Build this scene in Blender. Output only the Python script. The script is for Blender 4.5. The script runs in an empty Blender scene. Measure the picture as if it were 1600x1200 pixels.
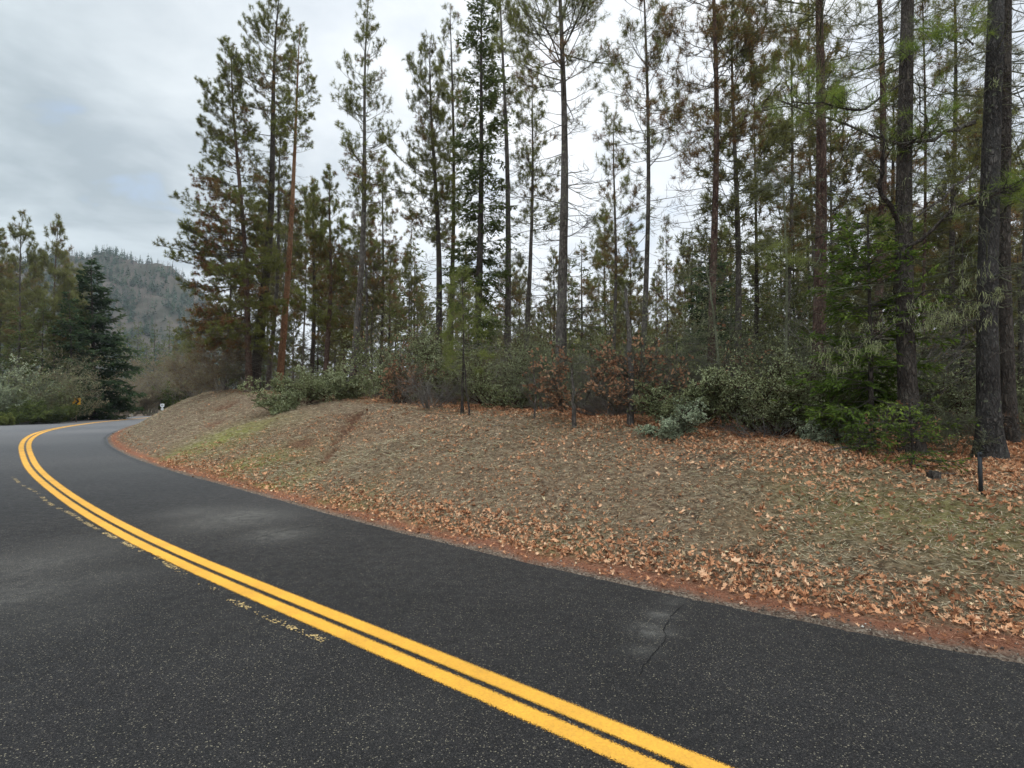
import bpy, math, random, time
import numpy as np
T0 = time.time()
R_ = np.random.default_rng
random.seed(4)
sc = bpy.context.scene
COL = sc.collection

# ------------------------------------------------------------------ camera
F, CAMH = 850.0, 2.0
PITCH = math.atan(32 / F)
cp, sp = math.cos(PITCH), math.sin(PITCH)
cam = bpy.data.cameras.new('camera'); camo = bpy.data.objects.new('camera', cam); COL.objects.link(camo)
cam.sensor_width = 36; cam.lens = F / 1600 * 36
cam.clip_start = 0.05; cam.clip_end = 5000
camo.location = (0, 0, CAMH); camo.rotation_euler = (math.pi / 2 + PITCH, 0, 0)
sc.camera = camo

def on_plane(px, py, z=0.0):
    """photo pixel -> point on the level z"""
    a = (px - 800) / F; b = (600 - py) / F
    dy = cp - b * sp; dz = sp + b * cp
    t = (z - CAMH) / dz
    return a * t, dy * t
def at_depth(px, py, D):
    """photo pixel -> point at the distance D ahead"""
    a = (px - 800) / F; b = (600 - py) / F
    dy = cp - b * sp; dz = sp + b * cp
    t = D / dy
    return np.array([a * t, D, CAMH + dz * t])

def lin(r, g, b):
    f = lambda c: (c / 255 / 12.92) if c / 255 <= .04045 else ((c / 255 + .055) / 1.055) ** 2.4
    return (f(r), f(g), f(b), 1)

# ------------------------------------------------------------------ mesh helpers
class MB:
    def __init__(s): s.v = []; s.q = []; s.t = []; s.a = []; s.n = 0; s.qm = []
    def add(s, v, q=None, t=None, a=0.5):
        v = np.asarray(v, float).reshape(-1, 3)
        s.v.append(v)
        s.a.append(np.broadcast_to(np.asarray(a, float), (len(v),)) if np.ndim(a) <= 1 else np.asarray(a))
        if q is not None and len(q): s.q.append(np.asarray(q, np.int64).reshape(-1, 4) + s.n)
        if t is not None and len(t): s.t.append(np.asarray(t, np.int64).reshape(-1, 3) + s.n)
        s.n += len(v)
    def mesh(s, name, mat, smooth=False, attrs=None):
        me = bpy.data.meshes.new(name)
        v = np.concatenate(s.v) if s.v else np.zeros((0, 3))
        q = np.concatenate(s.q) if s.q else np.zeros((0, 4), np.int64)
        t = np.concatenate(s.t) if s.t else np.zeros((0, 3), np.int64)
        me.vertices.add(len(v)); me.vertices.foreach_set('co', v.astype(np.float32).ravel())
        nl = len(q) * 4 + len(t) * 3
        me.loops.add(nl); me.loops.foreach_set('vertex_index', np.concatenate([q.ravel(), t.ravel()]).astype(np.int32))
        me.polygons.add(len(q) + len(t))
        st = np.concatenate([np.arange(len(q)) * 4, len(q) * 4 + np.arange(len(t)) * 3]).astype(np.int32)
        me.polygons.foreach_set('loop_start', st)
        if smooth: me.polygons.foreach_set('use_smooth', np.ones(len(q) + len(t), bool))
        at = me.attributes.new('tint', 'FLOAT', 'POINT'); at.data.foreach_set('value', np.concatenate(s.a).astype(np.float32))
        for k, w in (attrs or {}).items():
            at = me.attributes.new(k, 'FLOAT', 'POINT'); at.data.foreach_set('value', np.asarray(w, np.float32).ravel())
        me.update(calc_edges=True)
        if mat: me.materials.append(mat)
        return me
    def build(s, name, mat, parent=None, smooth=False, attrs=None, loc=None):
        o = bpy.data.objects.new(name, s.mesh(name, mat, smooth, attrs)); COL.objects.link(o)
        if parent: o.parent = parent
        if loc is not None: o.location = loc
        return o
def tag(o, label=None, cat=None, group=None, kind=None):
    if label: o['label'] = label
    if cat: o['category'] = cat
    if group: o['group'] = group
    if kind: o['kind'] = kind
    return o
def empty(name, loc):
    o = bpy.data.objects.new(name, None); COL.objects.link(o); o.location = loc; o.empty_display_size = .2
    return o
def norm(v): return v / np.maximum(np.linalg.norm(v, axis=-1, keepdims=True), 1e-9)

def tubes(mb, P, R, sides=3, a=0.5, cap=False):
    """P (n,k,3) paths, R (n,k) radii"""
    P = np.asarray(P, float); R = np.asarray(R, float)
    n, k, _ = P.shape
    if n == 0: return
    T = np.empty_like(P); T[:, 1:-1] = P[:, 2:] - P[:, :-2]; T[:, 0] = P[:, 1] - P[:, 0]; T[:, -1] = P[:, -1] - P[:, -2]
    T = norm(T)
    ref = np.where(np.abs(T[:, :1, 2:3]) > .8, np.array([1., 0, 0]), np.array([0, 0, 1.]))
    ref = np.broadcast_to(ref, T.shape)
    U = norm(np.cross(T, ref)); V = np.cross(T, U)
    th = np.arange(sides) / sides * 2 * math.pi
    v = P[:, :, None] + R[:, :, None, None] * (np.cos(th)[:, None] * U[:, :, None] + np.sin(th)[:, None] * V[:, :, None])
    i = np.arange(n)[:, None, None] * k * sides + np.arange(k - 1)[None, :, None] * sides
    j = np.arange(sides)[None, None]; j2 = (j + 1) % sides
    q = np.stack([i + j, i + j2, i + sides + j2, i + sides + j], -1)
    if np.ndim(a) == 1 and len(a) == n: a = np.repeat(a, k * sides)
    mb.add(v, q=q, a=a)

def blob_noise(p, seed=0, oct=4, f=1.0):
    """cheap smooth pseudo noise of 2-D/3-D points, about -1..1"""
    rg = R_(seed); out = 0; amp = 1; tot = 0
    for o in range(oct):
        for _ in range(3):
            w = norm(rg.normal(size=p.shape[-1])) * f * rg.uniform(.7, 1.4); ph = rg.uniform(0, 6.28)
            out = out + amp * np.sin(p @ w * 2 * math.pi + ph + 1.3 * np.sin(p @ (w[::-1] * .7) * 6.28 + ph * 2))
            tot += amp
        f *= 2.1; amp *= .55
    return out / tot * 1.6

# ------------------------------------------------------------------ materials
def nm(name):
    m = bpy.data.materials.new(name); m.use_nodes = True
    nt = m.node_tree; nt.nodes.clear()
    out = nt.nodes.new('ShaderNodeOutputMaterial')
    return m, nt, out
def N(nt, t, **k):
    n = nt.nodes.new(t)
    for a, b in k.items(): setattr(n, a, b)
    return n
def L(nt, a, b): nt.links.new(a, b)
def noise(nt, vec, scale, detail=4, rough=.55, dist=0):
    n = N(nt, 'ShaderNodeTexNoise'); n.inputs['Scale'].default_value = scale; n.inputs['Detail'].default_value = detail
    n.inputs['Roughness'].default_value = rough; n.inputs['Distortion'].default_value = dist
    if vec is not None: L(nt, vec, n.inputs['Vector'])
    return n.outputs['Fac']
def ramp(nt, fac, stops, interp='LINEAR'):
    r = N(nt, 'ShaderNodeValToRGB'); r.color_ramp.interpolation = interp
    e = r.color_ramp.elements
    while len(e) < len(stops): e.new(.5)
    for i, (p, c) in enumerate(stops):
        e[i].position = p; e[i].color = c if hasattr(c, '__len__') else (c, c, c, 1)
    L(nt, fac, r.inputs['Fac'])
    return r.outputs['Color']
def mix(nt, fac, a, b, mode='MIX'):
    m = N(nt, 'ShaderNodeMix', data_type='RGBA', blend_type=mode)
    for i, x in ((0, fac), (6, a), (7, b)):
        if hasattr(x, 'is_linked'): L(nt, x, m.inputs[i])
        else: m.inputs[i].default_value = x
    return m.outputs[2]
def mth(nt, op, a, b=0.0, c=None, clamp=False):
    m = N(nt, 'ShaderNodeMath', operation=op, use_clamp=clamp)
    for i, x in enumerate((a, b, c)):
        if x is None: continue
        if hasattr(x, 'is_linked'): L(nt, x, m.inputs[i])
        else: m.inputs[i].default_value = x
    return m.outputs[0]
def attr(nt, name):
    a = N(nt, 'ShaderNodeAttribute'); a.attribute_name = name
    return a.outputs['Fac']
def coords(nt, kind='Object', scale=None):
    c = N(nt, 'ShaderNodeTexCoord').outputs[kind]
    if scale:
        mp = N(nt, 'ShaderNodeMapping'); mp.inputs['Scale'].default_value = scale; L(nt, c, mp.inputs['Vector']); c = mp.outputs['Vector']
    return c
def bump(nt, h, strength, dist, prev=None):
    b = N(nt, 'ShaderNodeBump'); b.inputs['Strength'].default_value = strength; b.inputs['Distance'].default_value = dist
    L(nt, h, b.inputs['Height'])
    if prev is not None: L(nt, prev, b.inputs['Normal'])
    return b.outputs['Normal']
def princ(nt, out, col, rough=.85, normal=None, spec=.3):
    p = N(nt, 'ShaderNodeBsdfPrincipled')
    if hasattr(col, 'is_linked'): L(nt, col, p.inputs['Base Color'])
    else: p.inputs['Base Color'].default_value = col
    if hasattr(rough, 'is_linked'): L(nt, rough, p.inputs['Roughness'])
    else: p.inputs['Roughness'].default_value = rough
    p.inputs['Specular IOR Level'].default_value = spec
    if normal is not None: L(nt, normal, p.inputs['Normal'])
    L(nt, p.outputs[0], out.inputs['Surface'])
    return p

def foliage_mat(name, stops, trans=.4):
    m, nt, out = nm(name)
    t = attr(nt, 'tint')
    oi = N(nt, 'ShaderNodeObjectInfo').outputs['Random']
    t2 = mth(nt, 'ADD', t, mth(nt, 'MULTIPLY', mth(nt, 'SUBTRACT', oi, .5), .08), clamp=True)
    c = ramp(nt, t2, stops)
    d = N(nt, 'ShaderNodeBsdfDiffuse'); L(nt, c, d.inputs['Color'])
    tr = N(nt, 'ShaderNodeBsdfTranslucent'); L(nt, c, tr.inputs['Color'])
    mx = N(nt, 'ShaderNodeMixShader'); mx.inputs[0].default_value = trans
    L(nt, d.outputs[0], mx.inputs[1]); L(nt, tr.outputs[0], mx.inputs[2]); L(nt, mx.outputs[0], out.inputs['Surface'])
    return m
def bark_mat(name, c1, c2, c3, lich=.0, fine=1.0):
    m, nt, out = nm(name)
    co = coords(nt)
    mp = N(nt, 'ShaderNodeMapping'); mp.inputs['Scale'].default_value = (10 * fine, 10 * fine, 3.2 * fine); L(nt, co, mp.inputs['Vector'])
    w = noise(nt, mp.outputs[0], 1.2, 5, .6, .6)
    vo = N(nt, 'ShaderNodeTexVoronoi', feature='DISTANCE_TO_EDGE'); vo.inputs['Scale'].default_value = 1.3; vo.inputs['Randomness'].default_value = 1
    dm = N(nt, 'ShaderNodeVectorMath', operation='ADD'); L(nt, mp.outputs[0], dm.inputs[0])
    nn = N(nt, 'ShaderNodeTexNoise'); nn.inputs['Scale'].default_value = 2.5; L(nt, mp.outputs[0], nn.inputs['Vector'])
    L(nt, nn.outputs['Color'], dm.inputs[1]); L(nt, dm.outputs[0], vo.inputs['Vector'])
    crack = ramp(nt, vo.outputs['Distance'], [(0, 0.0), (.3, 1.0)])
    base = ramp(nt, w, [(.3, c1), (.5, c2), (.72, c3)])
    col = mix(nt, crack, mix(nt, .7, base, (c1[0] * .45, c1[1] * .45, c1[2] * .45, 1)), base)
    big = noise(nt, co, 1.1, 3, .6)
    col = mix(nt, ramp(nt, big, [(.35, 0.0), (.75, .65)]), col, (c3[0] * .9, c3[1] * .95, c3[2], 1))
    if lich:
        l = noise(nt, co, 6, 6, .7)
        col = mix(nt, ramp(nt, l, [(.62 - lich * .2, 0.0), (.68 - lich * .2, .8)]), col, lin(142, 146, 118))
    hgt = mth(nt, 'ADD', mth(nt, 'MULTIPLY', crack, .7), mth(nt, 'MULTIPLY', w, .6))
    princ(nt, out, col, .9, bump(nt, hgt, 1.0, .06), .15)
    return m

DB = 1.22
M = {}
M['needle'] = foliage_mat('pine_needles', [(0, lin(124, 94, 66)), (.13, lin(122, 102, 68)), (.2, lin(96, 94, 54)), (.5, lin(110, 112, 62)), (.8, lin(126, 130, 72)), (1, lin(146, 148, 88))])
M['needle_far'] = foliage_mat('far_pine_needles', [(0, lin(126, 100, 72)), (.15, lin(116, 112, 76)), (.5, lin(112, 114, 72)), (1, lin(142, 142, 92))])
M['fir'] = foliage_mat('fir_needles', [(0, lin(64, 72, 44)), (.5, lin(84, 94, 54)), (1, lin(112, 120, 70))])
M['fir_bright'] = foliage_mat('young_fir_needles', [(0, lin(66, 82, 38)), (.5, lin(92, 110, 50)), (1, lin(132, 146, 70))])
M['fir_dark'] = foliage_mat('dark_fir_needles', [(0, lin(46, 60, 44)), (.5, lin(60, 76, 52)), (1, lin(88, 104, 70))])
M['young_pine'] = foliage_mat('young_pine_needles', [(0, lin(92, 96, 54)), (.5, lin(116, 122, 68)), (1, lin(140, 146, 88))])
M['deadneedle'] = foliage_mat('rusty_dead_needles', [(0, lin(92, 64, 46)), (.5, lin(124, 88, 62)), (1, lin(150, 114, 84))])
M['manz'] = foliage_mat('manzanita_leaves', [(0, lin(92, 96, 66)), (.5, lin(128, 132, 94)), (1, lin(176, 180, 142))], .15)
M['manz_grey'] = foliage_mat('silvery_leaves', [(0, lin(102, 108, 86)), (.5, lin(136, 144, 116)), (1, lin(180, 186, 156))], .15)
M['oakleaf'] = foliage_mat('dry_oak_leaves', [(0, lin(92, 66, 52)), (.5, lin(142, 106, 82)), (1, lin(188, 150, 118))])
M['lichen'] = foliage_mat('hanging_lichen', [(0, lin(116, 120, 84)), (.5, lin(146, 150, 108)), (1, lin(176, 178, 138))])
M['brushleaf'] = foliage_mat('bare_brush_buds', [(0, lin(112, 92, 74)), (.5, lin(136, 122, 98)), (1, lin(150, 146, 110))])
M['bark_dark'] = bark_mat('charred_bark', lin(50, 43, 40), lin(74, 65, 59), lin(104, 94, 84))
M['bark_grey'] = bark_mat('grey_bark', lin(66, 58, 53), lin(100, 90, 83), lin(134, 124, 114), .15)
M['bark_big'] = bark_mat('deep_grey_bark', lin(40, 36, 34), lin(72, 66, 62), lin(108, 101, 95), .08, 1.5)
M['bark_red'] = bark_mat('red_brown_bark', lin(58, 44, 38), lin(96, 72, 62), lin(134, 110, 96), .1)
M['bark_tan'] = bark_mat('orange_tan_bark', lin(110, 72, 52), lin(160, 112, 80), lin(184, 142, 108))
M['twig'] = bark_mat('twig_bark', lin(80, 72, 64), lin(108, 100, 88), lin(138, 130, 112), .1, 3)
M['twig_lichen'] = bark_mat('lichened_twig', lin(104, 102, 80), lin(136, 134, 106), lin(168, 168, 136), .3, 3)
M['stem_red'] = bark_mat('manzanita_stem', lin(52, 32, 28), lin(84, 52, 44), lin(118, 92, 80), 0, 3)
M['twig_grey'] = bark_mat('dead_grey_brush', lin(118, 108, 100), lin(150, 140, 130), lin(180, 170, 160), 0, 3)

# ------------------------------------------------------------------ curves of the road
def catmull(pts, step=.35):
    p = np.array(pts, float); p = np.vstack([2 * p[0] - p[1], p, 2 * p[-1] - p[-2]])
    out = []
    for i in range(1, len(p) - 2):
        n = max(2, int(np.linalg.norm(p[i + 1] - p[i]) / step))
        t = np.linspace(0, 1, n, endpoint=False)[:, None]
        # centripetal-like via hermite with scaled tangents
        d0 = np.linalg.norm(p[i] - p[i - 1]); d1 = np.linalg.norm(p[i + 1] - p[i]); d2 = np.linalg.norm(p[i + 2] - p[i + 1])
        m0 = ((p[i] - p[i - 1]) / d0 * d1 + (p[i + 1] - p[i]) / d1 * d0) / (d0 + d1) * d1
        m1 = ((p[i + 1] - p[i]) / d1 * d2 + (p[i + 2] - p[i + 1]) / d2 * d1) / (d1 + d2) * d1
        out.append((2 * t**3 - 3 * t**2 + 1) * p[i] + (t**3 - 2 * t**2 + t) * m0 + (-2 * t**3 + 3 * t**2) * p[i + 1] + (t**3 - t**2) * m1)
    out.append(p[-2][None])
    return np.vstack(out)
def smooth_poly(p, it=30):
    p = p.copy()
    for _ in range(it): p[1:-1] = .25 * p[:-2] + .5 * p[1:-1] + .25 * p[2:]
    return p
E_ = [(60,-12),(40,-7.6),(20,-2.6),(10,1.3),(6,3.1),(3.5,4.45),(1.39,5.95),(-.21,7.2),(-3.35,9.97),(-5.72,12.2),(-8.35,14.63),(-11.12,17.27),(-15.16,21.5),(-19.83,26.9),(-25.6,34.6),(-30.6,42.6),(-36.4,53),(-43.5,68.2),(-49,88),(-51,110),(-46,135),(-36,160)]
Y_ = [(58,-17),(38,-13),(18,-7.0),(8,-1.8),(4,.75),(.92,3.07),(0,3.81),(-1.08,4.66),(-2.59,5.8),(-5.01,7.72),(-8.13,10.46),(-10.7,12.88),(-14.48,16.6),(-19,21.4),(-24.08,27.0),(-28.5,32.2),(-33,38),(-37.1,44),(-41.6,51.66),(-47.6,63.5),(-52.3,75),(-57.7,90),(-60,112),(-55,140),(-45,168)]
O_ = [(56,-24),(34,-19.5),(14,-12.5),(4,-6),(-2.2,-1.2),(-7.5,3.2),(-12,7.5),(-18,13.5),(-28,24.5),(-38,36),(-46,45.8),(-51.65,55),(-55.6,66),(-58.6,77),(-62.4,91),(-64.6,113),(-59.6,142),(-50,172)]
EC = smooth_poly(catmull(E_)); YC = smooth_poly(catmull(Y_)); OC = smooth_poly(catmull(O_))
def resample(p, s):
    l = np.concatenate([[0], np.cumsum(np.linalg.norm(np.diff(p, axis=0), axis=1))])
    return np.stack([np.interp(s, l, p[:, i]) for i in range(2)], 1)
def plen(p): return np.concatenate([[0], np.cumsum(np.linalg.norm(np.diff(p, axis=0), axis=1))])
def nearest(P, poly):
    """signed distance (+ = right of the travel direction) and index"""
    P = np.asarray(P, float).reshape(-1, 2); A = poly[:-1]; B = poly[1:]; D = B - A; LL = (D**2).sum(1)
    sd = np.empty(len(P)); ss = np.empty(len(P)); cl = plen(poly)
    for i in range(0, len(P), 20000):
        X = P[i:i + 20000]
        t = np.clip(((X[:, None] - A) * D).sum(2) / LL, 0, 1)
        C = A + t[..., None] * D
        d2 = ((X[:, None] - C)**2).sum(2); j = d2.argmin(1); r = np.arange(len(X))
        dd = np.sqrt(d2[r, j]); cr = D[j, 0] * (X[:, 1] - A[j, 1]) - D[j, 1] * (X[:, 0] - A[j, 0])
        sd[i:i + 20000] = np.where(cr < 0, dd, -dd); ss[i:i + 20000] = cl[j] + t[r, j] * np.sqrt(LL[j])
    return sd, ss
ECc = resample(EC, np.linspace(0, plen(EC)[-1], 170)); OCc = resample(OC, np.linspace(0, plen(OC)[-1], 110))
_, S_anchor = nearest([(20,-2.6),(3.5,4.45),(-.21,7.2),(-8.35,14.6),(-15.2,21.5),(-25.6,34.6),(-36.4,53),(-43.5,68),(-49,88)], ECc)
W_anchor = [4.2, 4.8, 6.2, 7.2, 7.6, 6.6, 6.0, 6.0, 6.0]
HPx = np.array([(7,7.8,.95),(5.2,10,1.2),(3.5,12.5,1.5),(0,16,1.75),(-3.1,19.9,1.93),(-9.5,27,2.2),(-14,32,2.6),(-20.4,39,3.0),(-31.7,55,3.15),(-38,72,3.1),(-44,95,2.6),(20,15,1.1),(14,6,.9),(30,40,2.2),(0,45,3.0),(10,25,2.0),(60,100,4),(0,100,3.5),(40,0,.9),(60,-20,.9)])
# gully on the left part of the bank
GUL = np.array([(500., 500.), (501., 500.)]); SCARS = []
def bank(P):
    """height of the ground at P (n,2); also returns distance to road edge"""
    P = np.asarray(P, float).reshape(-1, 2)
    d, s = nearest(P, ECc); dO, _ = nearest(P, OCc)
    w = np.zeros(len(P)); z = np.zeros(len(P))
    for a, b, h in HPx:
        k = 1 / (((P[:, 0] - a)**2 + (P[:, 1] - b)**2) + 1.0)**1.3
        w += k; z += k * h
    Hp = z / w
    W = np.interp(s, S_anchor, W_anchor)
    u = np.clip((d - .7) / (W - .7), 0, 1)
    prof = 1 - (1 - u)**1.45
    z = Hp * prof + .05 * np.clip(d / .7, 0, 1)
    rough = np.clip(d / 2.5, 0, 1)
    z += rough * (.10 * blob_noise(P, 3, 3, .22) + .035 * blob_noise(P, 5, 3, 1.0) + .018 * blob_noise(P, 6, 2, 2.6) * (P[:, 1] < 18))
    # rise of far wooded land behind
    far = np.clip((P[:, 1] - 105) / 110, 0, 1) * np.clip((P[:, 0] + 45 + .25 * (P[:, 1] - 100)) / 40, 0, 1)
    z += 17 * far**2 * (3 - 2 * far)
    # gully
    gd, _ = nearest(P, GUL); g = np.exp(-(gd / .2)**2) * np.clip(.8 + .7 * blob_noise(P, 14, 3, .6), 0, 1) * np.clip((d - 1) / 1.5, 0, 1) * (P[:, 1] < 26) * np.clip((W + 1.2 - d) / 1.0, 0, 1)
    z -= .26 * g
    for (c, rr, dp) in SCARS:
        ee = np.exp(-(((P[:, 0] - c[0]) * .8 + (P[:, 1] - c[1]) * .6) / rr)**2 - (((P[:, 1] - c[1]) * .8 - (P[:, 0] - c[0]) * .6) / (rr * 2))**2)
        z -= dp * ee; g = np.maximum(g, ee)
    # road side and other side
    road = (d < 0) & (dO > 0)
    z = np.where(d <= 0, -.05, z)
    lf = dO < 0
    out = -dO
    z = np.where(lf, -.05 + .06 * np.clip(out / .5, 0, 1) - .5 * np.clip((out - 1.5) / 8, 0, 1) + .12 * blob_noise(P, 8, 3, .1) * np.clip(out / 4, 0, 1), z)
    return z, d, dO, g, road
def ray_hit(px, py):
    D = np.arange(3, 70, .05); q = np.array([at_depth(px, py, d) for d in D]); zz = bank(q[:, :2])[0]
    k = np.argmax(q[:, 2] < zz) if (q[:, 2] < zz).any() else len(D) - 1
    return q[k, :2]
_g = np.array([ray_hit(*p) for p in [(560, 640), (545, 662), (520, 700), (500, 735), (478, 770)]])
_s = [(ray_hit(556, 645), .45, .36), (ray_hit(540, 662), .35, .22), (ray_hit(352, 632), .6, .4), (ray_hit(343, 656), .5, .25), (ray_hit(470, 690), .35, .12)]
GUL = _g; SCARS = _s

def axis(lo, hi, a, b, st, gr=1.07):
    v = [*np.arange(a, b + 1e-6, st)]; s = st; x = v[-1]
    while x < hi: s *= gr; x += s; v.append(x)
    s = st; x = a; pre = []
    while x > lo: s *= gr; x -= s; pre.append(x)
    return np.array(pre[::-1] + v)
XS = axis(-1000, 1000, -13, 9, .11, 1.055); YS = axis(-90, 1100, 3, 24, .11, 1.04)
gx, gy = np.meshgrid(XS, YS); P = np.stack([gx.ravel(), gy.ravel()], 1)
z, dE, dO, gul, road = bank(P)
nx, ny = len(XS), len(YS)
i = (np.arange(ny - 1)[:, None] * nx + np.arange(nx - 1)[None]).ravel()
mb = MB(); mb.add(np.column_stack([P, z]), q=np.stack([i, i + 1, i + nx + 1, i + nx], 1))
def blob(P, pts):
    o = np.zeros(len(P))
    for (px, py, zz, r, k) in pts:
        c = on_plane(px, py, zz); o = np.maximum(o, k * np.exp(-((P[:, 0] - c[0])**2 + (P[:, 1] - c[1])**2) / r**2))
    return o
moss = blob(P, [(330,705,.3,2.2,1),(380,730,.25,1.6,1),(430,742,.3,1.2,1),(500,770,.3,1.0,.9),(570,800,.25,.8,.8),(640,820,.2,.6,.6),(1350,830,.35,1.3,.5),(1500,860,.3,1.2,.55),(860,850,.15,.7,.45)])
leafy = blob(P, [(1100,720,1.2,3,.9),(1400,730,.9,3,1),(1590,770,.8,2.5,1),(1000,680,1.5,3,.7)])
def forest_mask(P, dE, W=None):
    _, s = nearest(P, ECc); W = np.interp(s, S_anchor, W_anchor); return np.clip((dE - W + .6) / 1.6, 0, 1)
fm = forest_mask(P, dE)

m, nt, out = nm('bank_soil_and_dry_grass')
co = coords(nt)
d_ = attr(nt, 'edge'); mo_ = attr(nt, 'moss'); gu_ = attr(nt, 'gully'); fo_ = attr(nt, 'forest'); ot_ = attr(nt, 'outer')
n1 = noise(nt, co, 9, 8, .7); n2 = noise(nt, co, 1.1, 5, .6); n3 = noise(nt, co, 45, 6, .75); n4 = noise(nt, co, .35, 4, .6)
grass = ramp(nt, n1, [(.32, lin(58, 46, 38)), (.46, lin(100, 82, 66)), (.56, lin(136, 116, 94)), (.72, lin(176, 154, 126))])
grass = mix(nt, ramp(nt, n2, [(.4, 0.0), (.7, .6)]), grass, ramp(nt, n3, [(.3, lin(92, 74, 58)), (.7, lin(146, 122, 98))]))
mossc = ramp(nt, n1, [(.3, lin(86, 84, 46)), (.55, lin(130, 128, 68)), (.75, lin(164, 160, 92))])
mm = mth(nt, 'MULTIPLY', mo_, ramp(nt, n2, [(.3, .35), (.6, 1.0)]))
grass = mix(nt, mm, grass, mossc)
forest = ramp(nt, n1, [(.3, lin(84, 62, 46)), (.5, lin(138, 102, 74)), (.7, lin(178, 134, 98))])
col = mix(nt, fo_, grass, forest)
col = mix(nt, ramp(nt, gu_, [(.15, 0.0), (.6, .75)]), col, ramp(nt, n1, [(.35, lin(74, 48, 36)), (.65, lin(122, 84, 62))]))
dd = mth(nt, 'ADD', d_, mth(nt, 'MULTIPLY', mth(nt, 'SUBTRACT', n2, .5), .5))
dd = mth(nt, 'ADD', dd, mth(nt, 'MULTIPLY', mth(nt, 'SUBTRACT', n1, .5), .35))
duff = ramp(nt, n3, [(.3, lin(92, 56, 42)), (.5, lin(138, 88, 66)), (.72, lin(176, 126, 100))])
col = mix(nt, ramp(nt, dd, [(.36, .9), (.62, 0.0)]), col, duff)
vo = N(nt, 'ShaderNodeTexVoronoi'); vo.inputs['Scale'].default_value = 55; L(nt, co, vo.inputs['Vector'])
grav = ramp(nt, vo.outputs['Color'], [(.1, lin(64, 56, 50)), (.5, lin(104, 92, 80)), (.9, lin(150, 138, 122))])
col = mix(nt, ramp(nt, dd, [(.08, .9), (.26, 0.0)]), col, grav)
dead = ramp(nt, n1, [(.3, lin(70, 72, 44)), (.7, lin(128, 122, 84))])
hg = mth(nt, 'ADD', n3, mth(nt, 'MULTIPLY', n1, 1.5))
princ(nt, out, col, .95, bump(nt, hg, .9, .04), .1)
ground = mb.build('ground', m, None, True, dict(edge=dE, moss=moss, gully=gul, forest=fm, outer=dO))
tag(ground, kind='structure')
ZG = z.reshape(ny, nx); DG = dE.reshape(ny, nx); FG = fm.reshape(ny, nx); GG = gul.reshape(ny, nx)
def gs(P, G):
    P = np.asarray(P, float).reshape(-1, 2)
    ix = np.clip(np.searchsorted(XS, P[:, 0]) - 1, 0, nx - 2); iy = np.clip(np.searchsorted(YS, P[:, 1]) - 1, 0, ny - 2)
    u = np.clip((P[:, 0] - XS[ix]) / (XS[ix + 1] - XS[ix]), 0, 1); v = np.clip((P[:, 1] - YS[iy]) / (YS[iy + 1] - YS[iy]), 0, 1)
    return (G[iy, ix] * (1 - u) + G[iy, ix + 1] * u) * (1 - v) + (G[iy + 1, ix] * (1 - u) + G[iy + 1, ix + 1] * u) * v
def hz(x, y): return float(gs([(x, y)], ZG)[0])

# ------------------------------------------------------------------ road
def asphalt(name):
    m, nt, out = nm(name)
    co = coords(nt)
    vo = N(nt, 'ShaderNodeTexVoronoi'); vo.inputs['Scale'].default_value = 150; L(nt, co, vo.inputs['Vector'])
    vs = N(nt, 'ShaderNodeSeparateColor'); L(nt, vo.outputs['Color'], vs.inputs[0])
    base = ramp(nt, vs.outputs[0], [(0, lin(14, 13, 13)), (.5, lin(33, 31, 31)), (.88, lin(50, 47, 46)), (.968, lin(76, 71, 65)), (1, lin(140, 130, 108))])
    vo2 = N(nt, 'ShaderNodeTexVoronoi'); vo2.inputs['Scale'].default_value = 62; L(nt, co, vo2.inputs['Vector'])
    v2 = N(nt, 'ShaderNodeSeparateColor'); L(nt, vo2.outputs['Color'], v2.inputs[0])
    spk = mth(nt, 'MULTIPLY', mth(nt, 'GREATER_THAN', v2.outputs[1], .974), mth(nt, 'LESS_THAN', vo2.outputs['Distance'], .32))
    base = mix(nt, mth(nt, 'MULTIPLY', spk, .75), base, lin(150, 140, 118))
    n = noise(nt, co, .8, 6, .6); n5 = noise(nt, co, 7, 5, .65); nl = noise(nt, co, .13, 4, .55)
    w = attr(nt, 'wear')
    wv = mth(nt, 'MULTIPLY', mth(nt, 'MULTIPLY', w, ramp(nt, n5, [(.36, .2), (.6, 1.0)])), ramp(nt, vs.outputs[1], [(.2, .5), (.8, 1.3)]))
    base = mix(nt, wv, base, mix(nt, .4, base, lin(150, 145, 136)))
    base = mix(nt, 1.0, base, ramp(nt, n, [(.3, .72), (.7, 1.18)]), 'MULTIPLY')
    base = mix(nt, 1.0, base, ramp(nt, nl, [(.35, .86), (.65, 1.1)]), 'MULTIPLY')
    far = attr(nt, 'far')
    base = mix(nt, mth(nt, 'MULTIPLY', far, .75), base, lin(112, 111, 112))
    sl = attr(nt, 'seal')
    base = mix(nt, sl, base, lin(34, 34, 35))
    rr = ramp(nt, n5, [(.3, .62), (.7, .85)])
    hgt = mth(nt, 'ADD', mth(nt, 'MULTIPLY', vo.outputs['Distance'], -1.0), mth(nt, 'MULTIPLY', vs.outputs[0], .5))
    princ(nt, out, base, rr, bump(nt, hgt, .7, .008), .22)
    return m
def strip_between(A, B, n, m, zf):
    """grid between two curves"""
    v = np.empty((n, m, 3)); t = np.linspace(0, 1, m)
    v[..., :2] = A[:, None] * (1 - t)[None, :, None] + B[:, None] * t[None, :, None]
    v[..., 2] = zf
    i = (np.arange(n - 1)[:, None] * m + np.arange(m - 1)[None]).ravel()
    return v.reshape(-1, 3), np.stack([i, i + m, i + m + 1, i + 1], 1)
nR = 900
lE = plen(EC); lO = plen(OC)
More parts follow.
